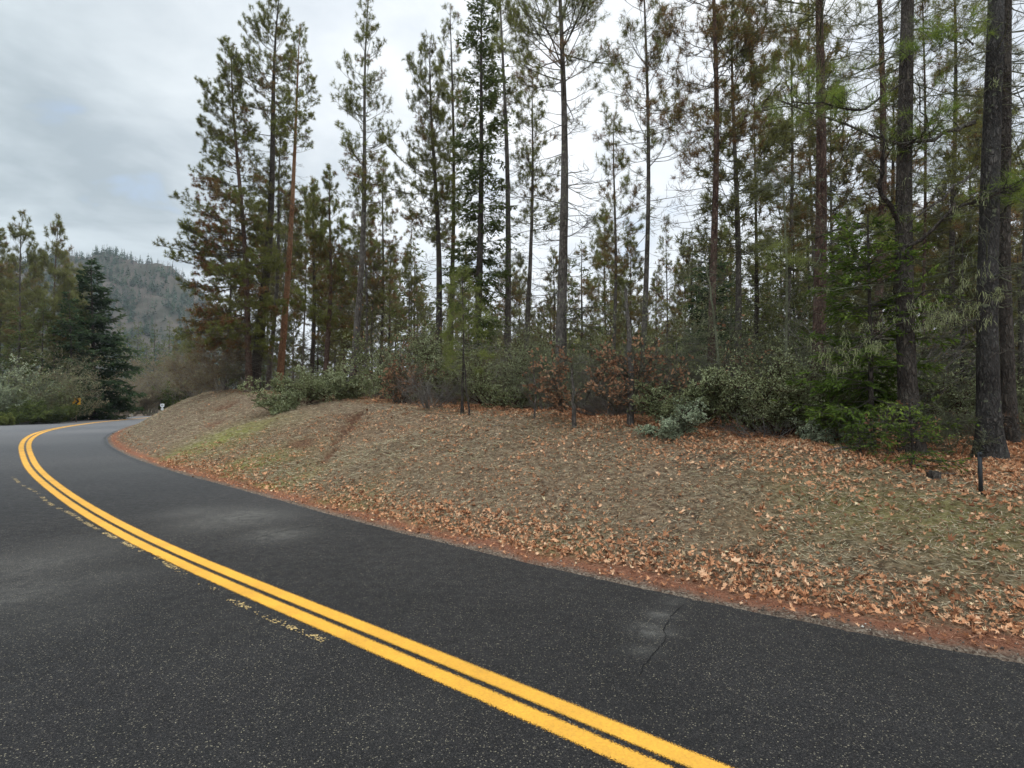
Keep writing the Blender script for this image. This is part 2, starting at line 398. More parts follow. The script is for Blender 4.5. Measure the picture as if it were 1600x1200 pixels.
# denser sampling near the camera, pair curve points through the nearest point on the outer edge
uE = np.cumsum(np.interp(np.linspace(0, 1, nR), [0, .1, .25, .75, 1], [6, 2, 1, 2.2, 8])); uE = (uE - uE[0]) / (uE[-1] - uE[0]) * lE[-1]
A = resample(EC, uE)
_, sO = nearest(A, OC); sO = np.maximum.accumulate(sO); sO = np.convolve(np.pad(sO, 8, 'edge'), np.ones(17) / 17, 'valid')
B = resample(OC, sO)
tn = norm(np.gradient(A, axis=0)); nrm = np.stack([tn[:, 1], -tn[:, 0]], 1)
wob = (.025 * blob_noise(uE[:, None] * np.array([[1., .3]]), 21, 4, .35))[:, None]
A = A + nrm * (.03 + wob)
v, q = strip_between(A, B, nR, 70, 0.0)
mb = MB(); mb.add(v, q=q)
RP = v[:, :2]
wear = blob(RP, [(380,808,0,.75,.9),(430,835,0,.45,.8),(340,815,0,.7,.7),(300,800,0,.6,.5),(1018,985,0,.16,1),(1032,960,0,.12,.8),(1005,1015,0,.12,.6),(1050,940,0,.12,.45),(60,880,0,.8,.5),(20,930,0,.8,.45),(120,860,0,.8,.35),(170,900,0,.5,.3),(90,960,0,.5,.25),(640,1100,0,.4,.1),(100,690,0,4,.5),(200,735,0,1.5,.25)])
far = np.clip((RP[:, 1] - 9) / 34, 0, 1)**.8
_dE, _ = nearest(RP, ECc)
seal = np.clip(1 - np.abs(_dE + .12) / .09, 0, 1) * np.clip((RP[:, 1] - 12) / 10, 0, 1) * .8
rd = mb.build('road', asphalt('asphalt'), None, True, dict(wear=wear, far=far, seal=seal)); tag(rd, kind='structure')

# yellow lines
def paint(name, col, kind):
    m, nt, out = nm(name)
    co = coords(nt)
    e = attr(nt, 'edgefade')
    n = noise(nt, co, 150, 3, .7); n2 = noise(nt, co, 60, 3, .6); n3 = noise(nt, co, 3, 4, .6)
    c = mix(nt, 1.0, col, ramp(nt, n2, [(.3, .82), (.7, 1.08)]), 'MULTIPLY')
    if kind == 'line':
        thr = mth(nt, 'ADD', mth(nt, 'MULTIPLY', e, 1.0), mth(nt, 'MULTIPLY', mth(nt, 'SUBTRACT', n, .5), 2.6))
        thr = mth(nt, 'ADD', thr, mth(nt, 'MULTIPLY', mth(nt, 'SUBTRACT', n3, .5), .25))
        al = mth(nt, 'GREATER_THAN', thr, .36); c = mix(nt, 1.0, c, ramp(nt, noise(nt, co, 1.3, 6, .7), [(.35, .78), (.6, 1.0)]), 'MULTIPLY')
    else:
        vo = N(nt, 'ShaderNodeTexVoronoi'); vo.inputs['Scale'].default_value = 70; L(nt, co, vo.inputs['Vector'])
        vs = N(nt, 'ShaderNodeSeparateColor'); L(nt, vo.outputs['Color'], vs.inputs[0])
        a1 = mth(nt, 'MULTIPLY', ramp(nt, noise(nt, co, 3.2, 2, .5), [(.46, 0.0), (.56, 1.0)]), e)
        al = mth(nt, 'LESS_THAN', vs.outputs[0], mth(nt, 'MULTIPLY', a1, .42))
        al = mth(nt, 'MULTIPLY', al, mth(nt, 'GREATER_THAN', e, .12))
    b = N(nt, 'ShaderNodeBsdfPrincipled'); L(nt, c, b.inputs['Base Color']); b.inputs['Roughness'].default_value = .6
    L(nt, bump(nt, n, .3, .004), b.inputs['Normal'])
    tr = N(nt, 'ShaderNodeBsdfTransparent'); mx = N(nt, 'ShaderNodeMixShader')
    L(nt, al, mx.inputs[0]); L(nt, tr.outputs[0], mx.inputs[1]); L(nt, b.outputs[0], mx.inputs[2]); L(nt, mx.outputs[0], out.inputs['Surface'])
    return m
uY = np.cumsum(np.interp(np.linspace(0, 1, 1400), [0, .15, .3, .7, 1], [6, 1, 1, 2, 8])); uY = (uY - uY[0]) / (uY[-1] - uY[0]) * plen(YC)[-1]
CY = resample(YC, uY); ty = norm(np.gradient(CY, axis=0)); ny_ = np.stack([ty[:, 1], -ty[:, 0]], 1)
widen = 1.0 + .55 * np.clip((CY[:, 1] - 12) / 25, 0, 1)
m_y = paint('yellow_road_paint', lin(226, 162, 40), 'line')
for off, nmz in ((-.1, 'road_line'), (.1, 'road_line')):
    Cc = CY + ny_ * (off * widen)[:, None]
    A2 = Cc - ny_ * (.088 * widen)[:, None]; B2 = Cc + ny_ * (.088 * widen)[:, None]
    v, q = strip_between(A2, B2, len(CY), 9, .004 if off < 0 else .006)
    mb = MB(); mb.add(v, q=q)
    ef = np.tile(np.clip((1 - np.abs(np.linspace(-1, 1, 9))) / .55, 0, 1), len(CY))
    tag(mb.build(nmz, m_y, None, True, dict(edgefade=ef)), kind='structure')
# worn remains of the old line, left of the new ones
old_px = [(520,997),(500,990),(470,978),(440,965),(395,945),(355,925),(330,912),(300,897),(285,888),(255,870),(235,862),(210,850),(185,838),(160,826),(110,798),(95,792),(62,768),(40,757),(26,745)]
op = catmull([on_plane(*p) for p in old_px], .12)
to = norm(np.gradient(op, axis=0)); no = np.stack([to[:, 1], -to[:, 0]], 1)
op = op - no * .07
v, q = strip_between(op - no * .05, op + no * .05, len(op), 5, .004)
mb = MB(); mb.add(v, q=q)
tag(mb.build('old_road_line', paint('worn_pale_paint', lin(190, 160, 104), 'old'), None, True, dict(edgefade=np.tile([0, .8, 1, .8, 0], len(op)))), kind='structure')
# crack
m, nt, out = nm('crack_shadow'); princ(nt, out, lin(16, 15, 15), 1)
def crack(px, w0, seed, name):
    rg = R_(seed)
    p = resample(np.array([on_plane(*q) for q in px]), np.arange(0, plen(np.array([on_plane(*q) for q in px]))[-1], .03))
    p = p + rg.normal(size=p.shape) * .008; w = w0 * rg.uniform(.4, 1.3, len(p)); w[-1] = w[0] = .0005
    t = norm(np.gradient(p, axis=0)); n_ = np.stack([t[:, 1], -t[:, 0]], 1)
    v, q = strip_between(p - n_ * w[:, None], p + n_ * w[:, None], len(p), 2, .004)
    mb = MB(); mb.add(v, q=q); tag(mb.build(name, m, None), kind='structure')
crack([(1068,945),(1050,962),(1042,975),(1036,985),(1041,997),(1036,1007),(1024,1018),(1010,1035),(1003,1048),(996,1058)], .004, 1, 'road_crack')
crack([(490,822),(460,826),(420,835),(395,843)], .006, 2, 'road_crack')

# ------------------------------------------------------------------ trees
def path(start, az, e0, e1, Lh, k=6, curl=0, rg=None, wig=.0):
    """paths (n,k,3): start (n,3), azimuth, elevation start/end, length"""
    n = len(az); t = np.linspace(0, 1, k)
    el = e0[:, None] * (1 - t) + e1[:, None] * t
    azz = az[:, None] + np.asarray(curl).reshape(-1, 1) * t
    if rg is not None and wig: el = el + rg.normal(size=el.shape) * wig; azz = azz + rg.normal(size=el.shape) * wig
    d = np.stack([np.cos(el) * np.cos(azz), np.cos(el) * np.sin(azz), np.sin(el)], -1) * (Lh / (k - 1))[:, None, None]
    p = np.concatenate([np.zeros((n, 1, 3)), np.cumsum(d[:, :-1], 1)], 1)
    return start[:, None] + p
def on_path(P, idx, t):
    k = P.shape[1]; f = t * (k - 1); i0 = np.minimum(f.astype(int), k - 2); w = (f - i0)[:, None]
    a = P[idx, i0]; b = P[idx, i0 + 1]
    return a * (1 - w) + b * w, norm(b - a)
def needles(mb, pos, dr, n, ln, w, rg, spread=.9, tint=None):
    """star tufts of thin needles"""
    m_ = len(pos)
    if m_ == 0: return
    r = rg.normal(size=(m_, n, 3)); r = norm(r)
    d = norm(dr[:, None] * (1 - spread * .45) + r * spread)
    l = ln * rg.uniform(.7, 1.15, (m_, n, 1))
    side = norm(np.cross(d, rg.normal(size=d.shape))) * (w * .5)
    b = pos[:, None] + d * .01
    back = -dr[:, None] * rg.uniform(0, .10, (m_, n, 1)) * ln * 4
    b = b + back
    v = np.stack([b - side, b + side, b + d * l], 2).reshape(-1, 3)
    t = np.arange(m_ * n * 3).reshape(-1, 3)
    tt = rg.uniform(.3, .9, m_) if tint is None else tint
    a = np.repeat(np.clip(tt[:, None] + rg.normal(size=(m_, n)) * .08, 0, 1).ravel(), 3)
    mb.add(v, t=t, a=a)
def quads(mb, pos, dr, ln, w, rg, tint, nrm_=None):
    """leaf rhombi"""
    n = len(pos)
    if n == 0: return
    s = norm(np.cross(dr, rg.normal(size=dr.shape) if nrm_ is None else nrm_)) * (np.asarray(w).reshape(-1, 1) * .5)
    l = np.asarray(ln).reshape(-1, 1)
    v = np.stack([pos, pos + dr * l * .45 + s, pos + dr * l, pos + dr * l * .45 - s], 1).reshape(-1, 3)
    mb.add(v, q=np.arange(n * 4).reshape(-1, 4), a=np.repeat(tint, 4))

def trunk_path(top, rg, bow=.02, k=18):
    t = np.linspace(0, 1, k)[:, None]; H = top[2]
    p = t * top[None]
    p[:, 0] += H * bow * np.sin(t[:, 0] * 3.1 * rg.uniform(.8, 1.4) + rg.uniform(-.5, .5)) * t[:, 0] * (1 - t[:, 0]) * 2
    p[:, 1] += H * bow * np.sin(t[:, 0] * 3.1 + rg.uniform(0, 3)) * t[:, 0] * (1 - t[:, 0]) * 2
    return p
def trunk_mesh(mb, TP, r0, rg, sides=12, rtop=.012, flare=1.35, rough=.0):
    n = 60; t = np.linspace(0, 1, n); k = len(TP)
    p = np.stack([np.interp(t, np.linspace(0, 1, k), TP[:, i]) for i in range(3)], 1)
    r = (r0 - rtop) * (1 - t)**.85 + rtop
    Hm = TP[-1, 2]; r *= 1 + (flare - 1) * np.exp(-t * Hm / .5) + .35 * np.exp(-t * Hm / .13)
    th = np.arange(sides) / sides * 2 * math.pi
    rr = r[:, None] * (1 + .07 * blob_noise(np.stack(np.broadcast_arrays(np.cos(th)[None] * 1.2, np.sin(th)[None] * 1.2, (t * Hm * .5)[:, None]), -1).reshape(-1, 3), int(rg.integers(999)), 3, .6).reshape(n, sides))
    fl = np.exp(-t * Hm / .35)[:, None] * .22 * np.cos(th * 3 + rg.uniform(0, 6))[None]
    rr = rr * (1 + fl)
    v = np.stack([p[:, 0, None] + rr * np.cos(th), p[:, 1, None] + rr * np.sin(th), np.broadcast_to(p[:, 2, None], rr.shape)], -1)
    v[0, :, 2] -= .3
    i = np.arange(n - 1)[:, None] * sides; j = np.arange(sides)[None]
    mb.add(v, q=np.stack([i + j, i + (j + 1) % sides, i + sides + (j + 1) % sides, i + sides + j], -1))

def gen_pine(top, r0, seed, cb=.4, db=.15, R=2.6, dens=1.0, brown=.1, wn=.01, nn=11, nl=.17, shape='pine', asym=None, bend=.5, deadR=.55, ntuft=1.0, bark='bark_grey', bow=.02, low=None, tintc=.5, lichen=0, wspace=.5, ncut=1.0, e_lo=0.0, e_hi=.85, dead_left=0):
    """returns dict of MB: trunk, branches, needles (, lichen) in local coordinates"""
    rg = R_(seed); top = np.asarray(top, float); H = top[2]
    TP = trunk_path(top, rg, bow)
    tm = MB(); trunk_mesh(tm, TP, r0, rg, 14 if r0 > .15 else 9)
    bm = MB(); nmb = MB(); lm = MB(); dm = MB()
    # whorls
    dens = dens * DB; wspace = wspace * .8
    nw = max(6, int((1 - db) * H / wspace)); tw = db + (1 - db) * (np.arange(nw) + rg.uniform(-.3, .3, nw)) / nw
    tw = np.clip(tw, .03, .985)
    cnt = rg.integers(2, 6, nw); t = np.repeat(tw, cnt) + rg.normal(size=cnt.sum()) * .004; n = len(t)
    az = rg.uniform(0, 2 * math.pi, n)
    live = t > cb
    u = np.clip((t - cb) / (1 - cb), 0, 1)
    Lc = R * np.clip((1 - u)**.6 * (.62 + .38 * np.clip(u / .25, 0, 1)), 0, 1) + .15
    Lb = np.where(live, Lc, R * deadR * rg.uniform(.3, 1.0, n)) * rg.uniform(.55, 1.12, n)
    if asym is not None:   # favour azimuth
        a0, k = asym; Lb *= 1 + k * np.cos(az - a0)
    e0 = np.where(live, e_lo + (e_hi - e_lo) * u + rg.normal(size=n) * .12, rg.normal(size=n) * .2 - .1)
    e1 = e0 + np.where(live, bend, rg.uniform(-.3, .6, n))
    st = np.stack([np.interp(t, np.linspace(0, 1, len(TP)), TP[:, i]) for i in range(3)], 1)
    BP = path(st, az, e0, e1, Lb, 7, rg.normal(size=n) * .25, rg, .07)
    rb = np.clip(.0065 * Lb + .004, .007, .04) * (1 + .25 * (r0 > .2))
    tubes(bm, BP, rb[:, None] * np.linspace(1, .3, 7)[None], 4 if r0 > .15 else 3)
    # secondaries
    m2 = np.maximum(1, (Lb / .26 * dens * np.where(live, 1, 1.05)).astype(int)); idx = np.repeat(np.arange(n), m2)
    t2 = rg.uniform(.22, 1, len(idx))**.85
    s2, d2 = on_path(BP, idx, np.minimum(t2, .99))
    az2 = np.arctan2(d2[:, 1], d2[:, 0]) + rg.choice([-1, 1], len(idx)) * rg.uniform(.5, 1.15, len(idx))
    el2 = np.arcsin(np.clip(d2[:, 2], -1, 1)) + rg.normal(size=len(idx)) * .3
    L2 = Lb[idx] * (1.1 - t2) * .55 * rg.uniform(.5, 1.2, len(idx)) + .14
    SP = path(s2, az2, el2, el2 + bend * .9 + rg.normal(size=len(idx)) * .3, L2, 4, rg.normal(size=len(idx)) * .4, rg, .12)
    r2 = np.clip(rb[idx] * .42, max(.004, wn * .5), .02)
    tubes(bm, SP, r2[:, None] * np.linspace(1, .5, 4)[None], 3)
    lv2 = live[idx]
    # tertiaries
    m3 = np.maximum(0, np.round(L2 / .17 * dens * rg.uniform(.6, 1.2, len(idx)))).astype(int)
    m3 = np.where(lv2, np.maximum(m3, 1), np.minimum(m3, 3))
    idx3 = np.repeat(np.arange(len(idx)), m3)
    t3 = rg.uniform(.25, 1, len(idx3))
    s3, d3 = on_path(SP, idx3, np.minimum(t3, .99))
    az3 = np.arctan2(d3[:, 1], d3[:, 0]) + rg.normal(size=len(idx3)) * .8
    el3 = np.arcsin(np.clip(d3[:, 2], -1, 1)) + rg.normal(size=len(idx3)) * .35 + np.where(live[idx[idx3]], .25, 0)
    L3 = rg.uniform(.08, .24, len(idx3))
    TPh = path(s3, az3, el3, el3 + .3, L3, 3)
    tubes(bm, TPh, np.full((len(idx3), 3), max(.003, wn * .42)), 3)
    # tufts
    lv3 = live[idx[idx3]] & (rg.uniform(size=len(idx3)) < ntuft)
    pos = np.concatenate([TPh[lv3, -1], SP[lv2, -1], BP[live, -1]]); dr = np.concatenate([norm(TPh[lv3, -1] - TPh[lv3, 0]), norm(SP[lv2, -1] - SP[lv2, -2]), norm(BP[live, -1] - BP[live, -2])])
    rel = np.concatenate([idx[idx3][lv3], idx[lv2], np.arange(n)[live]])
    if ncut < 1: k = rg.uniform(size=len(pos)) < ncut; pos, dr, rel = pos[k], dr[k], rel[k]
    btint = np.where(rg.uniform(size=n) < brown * 1.5 * (1 - .6 * u), rg.uniform(0, .16, n), np.clip(tintc + rg.normal(size=n) * .12, .22, 1))
    tint = np.clip(btint[rel] + rg.normal(size=len(rel)) * .06, 0, 1)
    if dead_left:
        isd = (np.cos(az[rel] - math.pi) > .1) & (u[rel] < .5) & (np.hypot(pos[:, 0], pos[:, 1]) < .85 * R) & (rg.uniform(size=len(rel)) < dead_left) & ((rel % 3) != 0)
        needles(dm, pos[isd], dr[isd] * np.array([.6, .6, 1]) - np.array([0, 0, .5]), nn + 5, nl * 1.05, wn * 1.3, rg, .8)
        pos, dr, tint = pos[~isd], dr[~isd], tint[~isd]
    needles(nmb, pos, dr, nn, nl, wn, rg, 1.0, tint)
    if lichen:
        k = rg.uniform(size=len(idx)) < lichen
        lp, ld = on_path(SP, np.where(k)[0], rg.uniform(.2, .95, k.sum()))
        add_lichen(lm, lp, rg, .14)
    return dict(trunk=tm, branches=bm, needles=nmb, lichen=lm, dead_needles=dm), bark
def add_lichen(lm, pos, rg, ln=.15, n=6):
    ln = ln * .62; kk = rg.uniform(size=len(pos)) < .5; pos = pos[kk]
    m_ = len(pos)
    if not m_: return
    d = norm(np.array([0, 0, -1.]) + rg.normal(size=(m_, n, 3)) * .16)
    l = ln * rg.uniform(.3, 1.5, (m_, n, 1)); s = norm(np.cross(d, rg.normal(size=d.shape))) * .0034
    b = pos[:, None] + rg.normal(size=(m_, n, 3)) * .03
    j = rg.normal(size=(m_, n, 3)) * .02
    v = np.stack([b - s, b + s, b + d * l * .6 + s * 1.3 + j, b + d * l * .6 - s * .6 + j, b + d * l + j * .3], 2)
    v5 = v.reshape(-1, 3); q = (np.arange(m_ * n) * 5)[:, None] + np.array([0, 1, 2, 3]); t = (np.arange(m_ * n) * 5)[:, None] + np.array([3, 2, 4])
    lm.add(v5, q=q, t=t, a=np.repeat(np.clip(rg.uniform(.2, .9, m_ * n), 0, 1), 5))

def gen_fir(top, r0, seed, cb=.08, R=2, dens=1.0, droop=.15, size=.13, w=.05, wspace=.3, prof=.8, tintc=.5, bow=.01, gap=.0, up=0.0, lichen=0):
    rg = R_(seed); top = np.asarray(top, float); H = top[2]
    TP = trunk_path(top, rg, bow); tm = MB(); trunk_mesh(tm, TP, r0, rg, 12 if r0 > .1 else 8)
    bm = MB(); nb = MB(); lm = MB()
    nw = max(8, int((1 - cb) * H / wspace)); tw = cb + (1 - cb) * (np.arange(nw) + rg.uniform(-.4, .4, nw)) / nw; tw = np.clip(tw, .02, .99)
    cnt = rg.integers(4, 7, nw); t = np.repeat(tw, cnt); n = len(t)
    if gap: k = rg.uniform(size=n) > gap; t = t[k]; n = len(t)
    t = np.clip(t + rg.normal(size=n) * .006, .02, .992)
    az = rg.uniform(0, 2 * math.pi, n); u = (t - cb) / (1 - cb)
    Lb = (R * np.clip(1 - u, .02, 1)**prof * (.7 + .3 * np.clip(u / .15, 0, 1)) + .1) * rg.uniform(.6, 1.12, n)
    e0 = .45 * u - droop + up + rg.normal(size=n) * .1; e1 = e0 - .1 + rg.normal(size=n) * .15 + .25
    st = np.stack([np.interp(t, np.linspace(0, 1, len(TP)), TP[:, i]) for i in range(3)], 1)
    BP = path(st, az, e0, e1, Lb, 6, rg.normal(size=n) * .15, rg, .05)
    rb = np.clip(.008 * Lb + .004, .005, .03)
    tubes(bm, BP, rb[:, None] * np.linspace(1, .3, 6)[None], 3)
    m2 = np.maximum(3, (Lb / .11 * dens).astype(int)); idx = np.repeat(np.arange(n), m2)
    t2 = rg.uniform(.12, 1, len(idx))
    s2, d2 = on_path(BP, idx, np.minimum(t2, .99))
    az2 = np.arctan2(d2[:, 1], d2[:, 0]) + rg.choice([-1, 1], len(idx)) * rg.uniform(.5, 1.1, len(idx))
    el2 = np.arcsin(np.clip(d2[:, 2], -1, 1)) - .12 + rg.normal(size=len(idx)) * .18
    L2 = np.minimum(Lb[idx] * (1.12 - t2) * .42, .9) * rg.uniform(.6, 1.2, len(idx)) + .07
    SP = path(s2, az2, el2, el2 - .25 + rg.normal(size=len(idx)) * .15, L2, 4, rg.normal(size=len(idx)) * .3)
    tubes(bm, SP, np.broadcast_to(np.linspace(.005, .003, 4), (len(idx), 4)), 3)
    m3 = np.maximum(2, (L2 / (size * .33) * dens).astype(int)); idx3 = np.repeat(np.arange(len(idx)), m3)
    t3 = rg.uniform(.0, 1, len(idx3)); s3, d3 = on_path(SP, idx3, np.minimum(t3, .99))
    a3 = np.arctan2(d3[:, 1], d3[:, 0]) + rg.choice([-1, 1], len(idx3)) * rg.uniform(.2, 1.0, len(idx3)); e3 = np.arcsin(np.clip(d3[:, 2], -1, 1)) + rg.normal(size=len(idx3)) * .28 - .05
    d = np.stack([np.cos(e3) * np.cos(a3), np.cos(e3) * np.sin(a3), np.sin(e3)], -1)
    bt = np.clip(tintc + rg.normal(size=n) * .14, 0, 1)
    tint = np.clip(bt[idx][idx3] + rg.normal(size=len(idx3)) * .1 + .15 * (t2[idx3] - .5), 0, 1)
    up_ = norm(np.array([0, 0, 1.]) + rg.normal(size=d.shape) * .45)
    quads(nb, s3, d, size * rg.uniform(.6, 1.2, len(idx3)), w * rg.uniform(.6, 1.2, len(idx3)), rg, tint, up_)
    if lichen:
        k = rg.uniform(size=len(idx)) < lichen; lp, _ = on_path(SP, np.where(k)[0], rg.uniform(.2, .95, k.sum())); add_lichen(lm, lp, rg, .13)
    return dict(trunk=tm, branches=bm, needles=nb, lichen=lm), 'bark_dark'

def place_tree(name, label, parts, bark, loc, cat='tree', group=None, mats=None):
    mats = {**dict(trunk=M[bark], branches=M['twig'], needles=M['needle'], lichen=M['lichen'], dead_needles=M['deadneedle'], leaves=M['oakleaf'], stems=M['stem_red']), **(mats or {})}
    e = empty(name, loc); tag(e, label, cat, group)
    names = dict(trunk='trunk', branches='branches', needles='crown', lichen='lichen', dead_needles='dead_needles', leaves='leaves', stems='stems')
    for k, mbx in parts.items():
        if mbx.n: mbx.build(names.get(k, k), mats[k], e, k in ('trunk', 'stems'))
    return e
def base_top(px, D, tx, ty):
    a = (px - 800) / F
    x = a * D; zz = hz(x, D)
    x = a * (D * cp + (zz - CAMH) * sp); zz = hz(x, D)
    tp = at_depth(tx, ty, D)
    return np.array([x, D, zz]), tp - np.array([x, D, zz])
exec_list = []
# px, D, topx, topy, r0, kwargs, label
PINES = [
 (397,36.5,437,-12,.34,dict(cb=.62,db=.22,R=2.9,dens=.9,bend=.55,brown=.1,deadR=.75,bark='bark_dark',ntuft=.8,asym=(3.14,.15)), 'tallest pine of the left clump with straight blackened trunk at the bank edge'),
 (390,35.3,361,66,.22,dict(cb=.13,db=.04,R=3.5,dens=1.1,bend=.3,brown=.1,asym=(3.3,.3),bark='bark_red',e_lo=-.4,e_hi=.8,dead_left=.55,wspace=.42,ntuft=.9), 'red barked pine with broad low branches and rusty dead needles leaning out to the left'),
 (436,40,469,36,.26,dict(cb=.62,db=.3,R=2.1,dens=.85,bark='bark_tan',bend=.6), 'pine with pale orange trunk and a narrow pointed crown right of the blackened pine'),
 (352,39,360,300,.1,dict(cb=.1,db=.03,R=2.6,dens=1.0,brown=.7,ntuft=.5,e_lo=-.3,bark='bark_grey'), 'low browning pine with drooping twiggy branches under the red barked pine'),
 (418,43,441,190,.2,dict(cb=.45,db=.15,R=2.2,bark='bark_grey',brown=.3), 'thin grey pine just behind the blackened trunk and left of the orange trunk'),
 (549,30,576,-6,.21,dict(cb=.45,db=.2,R=2.3,dens=.85,bend=.6,bark='bark_grey',deadR=.9,ntuft=.85), 'tall grey pine standing alone with an open pointed crown right of the left clump'),
 (508,38,516,262,.2,dict(cb=.2,db=.1,R=2.6,dens=1.1,brown=.35,bark='bark_red',tintc=.45), 'bushy olive green pine of middle height left of the tall open grey pine'),
 (486,44,490,285,.2,dict(cb=.3,db=.1,R=2.4,dens=.9,brown=.2,bark='bark_dark'), 'dark bushy pine of middle height between the orange trunk and the olive one'),
 (571,36,566,255,.12,dict(cb=.35,db=.1,R=1.7,dens=.9,brown=.4,bark='bark_grey'), 'slim browning pine close behind the tall open grey pine'),
 (592,40,600,235,.13,dict(cb=.35,db=.1,R=1.7,dens=.8,brown=.45,bark='bark_dark'), 'slim dark pine with thin brownish crown in the gap before the centre trees'),
 (686,30,672,62,.21,dict(cb=.42,db=.15,R=2.7,dens=.9,bark='bark_dark',asym=(3.14,.3),bend=.6), 'pine leaning left with long branches over the gap at the left of the centre group'),
 (704,32,703,8,.17,dict(cb=.35,db=.1,R=2.5,dens=.8,bark='bark_dark',bend=.5,brown=.12), 'slim dark trunked pine touching the dense fir from its left'),
 (793,29,779,-70,.2,dict(cb=.62,db=.15,R=2.0,dens=.9,bark='bark_grey',bend=.6,deadR=.9), 'slightly bent grey green pine trunk just right of the dense dark fir'),
 (821,31,831,112,.17,dict(cb=.5,db=.1,R=2.1,dens=.9,bark='bark_grey',brown=.2,deadR=.9), 'shorter pine with many dead lower twigs between the bent pine and the big centre pine'),
 (877,20,872,-150,.22,dict(cb=.58,db=.16,R=3.0,dens=.95,bark='bark_grey',bend=.65,deadR=.7,ntuft=.9,wn=.009), 'big straight pine in the centre with heavy upper branches'),
 (957,24,959,180,.1,dict(cb=.3,db=.1,R=1.6,dens=.9,bark='bark_grey',brown=.45), 'small thin crowned pine between the big centre pine and the tall slender one'),
 (1003,20,1005,-110,.115,dict(cb=.45,db=.2,R=2.2,dens=.75,bark='bark_grey',bend=.75,brown=.25,nl=.2,deadR=.8), 'tall slender grey pine with big tufts on long curving branches'),
 (1113,17,1107,-260,.135,dict(cb=.42,db=.24,R=2.3,dens=1.1,bark='bark_red',bend=.9,brown=.95,deadR=.8,ntuft=.4,e_lo=-.35,wspace=.42), 'dying pine with dark red trunk and tangled brown drooping branches'),
 (1277,13,1283,-420,.165,dict(cb=.5,db=.2,R=2.6,dens=.85,ntuft=.9,bark='bark_red',bend=.4,brown=.15,lichen=.12,nl=.2,wn=.007,nn=16,deadR=.8), 'red brown pine trunk flecked with lichen rising behind the manzanita thicket'),
 (1368,17,1368,-300,.14,dict(cb=.5,db=.15,R=2.2,dens=.8,ntuft=.8,bark='bark_red',brown=.2,lichen=.12,wn=.008,nn=12,deadR=.9), 'narrow reddish pine behind the young fir, between two stout trunks'),
 (1425,9.6,1392,-950,.155,dict(cb=.5,db=.14,R=2.6,dens=.75,ntuft=.8,bark='bark_dark',bend=.35,brown=.15,lichen=.22,nl=.2,wn=.005,nn=20,deadR=.75,wspace=.5,bow=.03), 'dark gnarled pine with crooked limbs and hanging lichen behind the fir sapling'),
 (1548,9.3,1510,-1050,.165,dict(cb=.52,db=.14,R=2.6,dens=.75,ntuft=.8,bark='bark_big',bend=.3,brown=.15,lichen=.2,nl=.2,wn=.005,nn=20,deadR=.65,wspace=.55), 'stoutest pine with deeply furrowed grey bark at the right'),
 (1580,10.6,1552,-800,.115,dict(cb=.45,db=.14,R=2.4,dens=.75,ntuft=.8,bark='bark_dark',brown=.15,lichen=.1,nl=.2,wn=.006,nn=16,deadR=.8), 'slimmer dark pine trunk directly behind the stoutest one'),
 (1446,17,1440,-60,.06,dict(cb=.35,db=.1,R=1.6,dens=.9,bark='bark_red',brown=.4,deadR=.8), 'very thin red stemmed pine right of the dark gnarled pine'),
 (638,40,644,330,.08,dict(cb=.3,db=.1,R=1.2,dens=.8,bark='bark_grey',brown=.5,ntuft=.3), 'thin nearly bare young pine in the bright gap left of the centre group'),
 (1040,34,1041,342,.07,dict(cb=.3,db=.15,R=1.2,dens=.8,bark='bark_grey',brown=.4,ntuft=.6), 'thin low pine in the gap between the slender and the dying pine'),
 (1600,14,1622,-300,.16,dict(cb=.35,db=.1,R=2.8,dens=.7,ntuft=.8,bark='bark_grey',brown=.1,lichen=.1,nl=.2,wn=.007,nn=14), 'pine reaching in with branches from beyond the right edge'),
 (1490,20,1486,-120,.13,dict(cb=.4,db=.1,R=2.2,dens=.7,ntuft=.5,bark='bark_dark',brown=.15,lichen=.1), 'dark pine filling the space behind the two right hand trunks'),
 (1228,22,1236,-20,.1,dict(cb=.3,db=.1,R=1.9,dens=.9,bark='bark_grey',brown=.3,lichen=.1,ntuft=.6), 'lichen covered thin pine between the pointed fir and the red brown trunk'),
]
for k, (px, D, tx, ty, r0, kw, lab) in enumerate(PINES):
    b, t = base_top(px, D, tx, ty)
    kw = dict(kw); kw.setdefault('wn', min(.018, .005 + D * .00032)); kw.setdefault('nn', 17); kw.setdefault('nl', .2); kw['R'] = kw['R'] * 1.15
    parts, bark = gen_pine(t, r0, 100 + k, **kw)
    lic = kw.get('lichen', 0)
    place_tree('pine_tree', lab, parts, bark, b, mats=dict(branches=M['twig_lichen'] if lic else M['twig']))
print('pines', time.time() - T0)
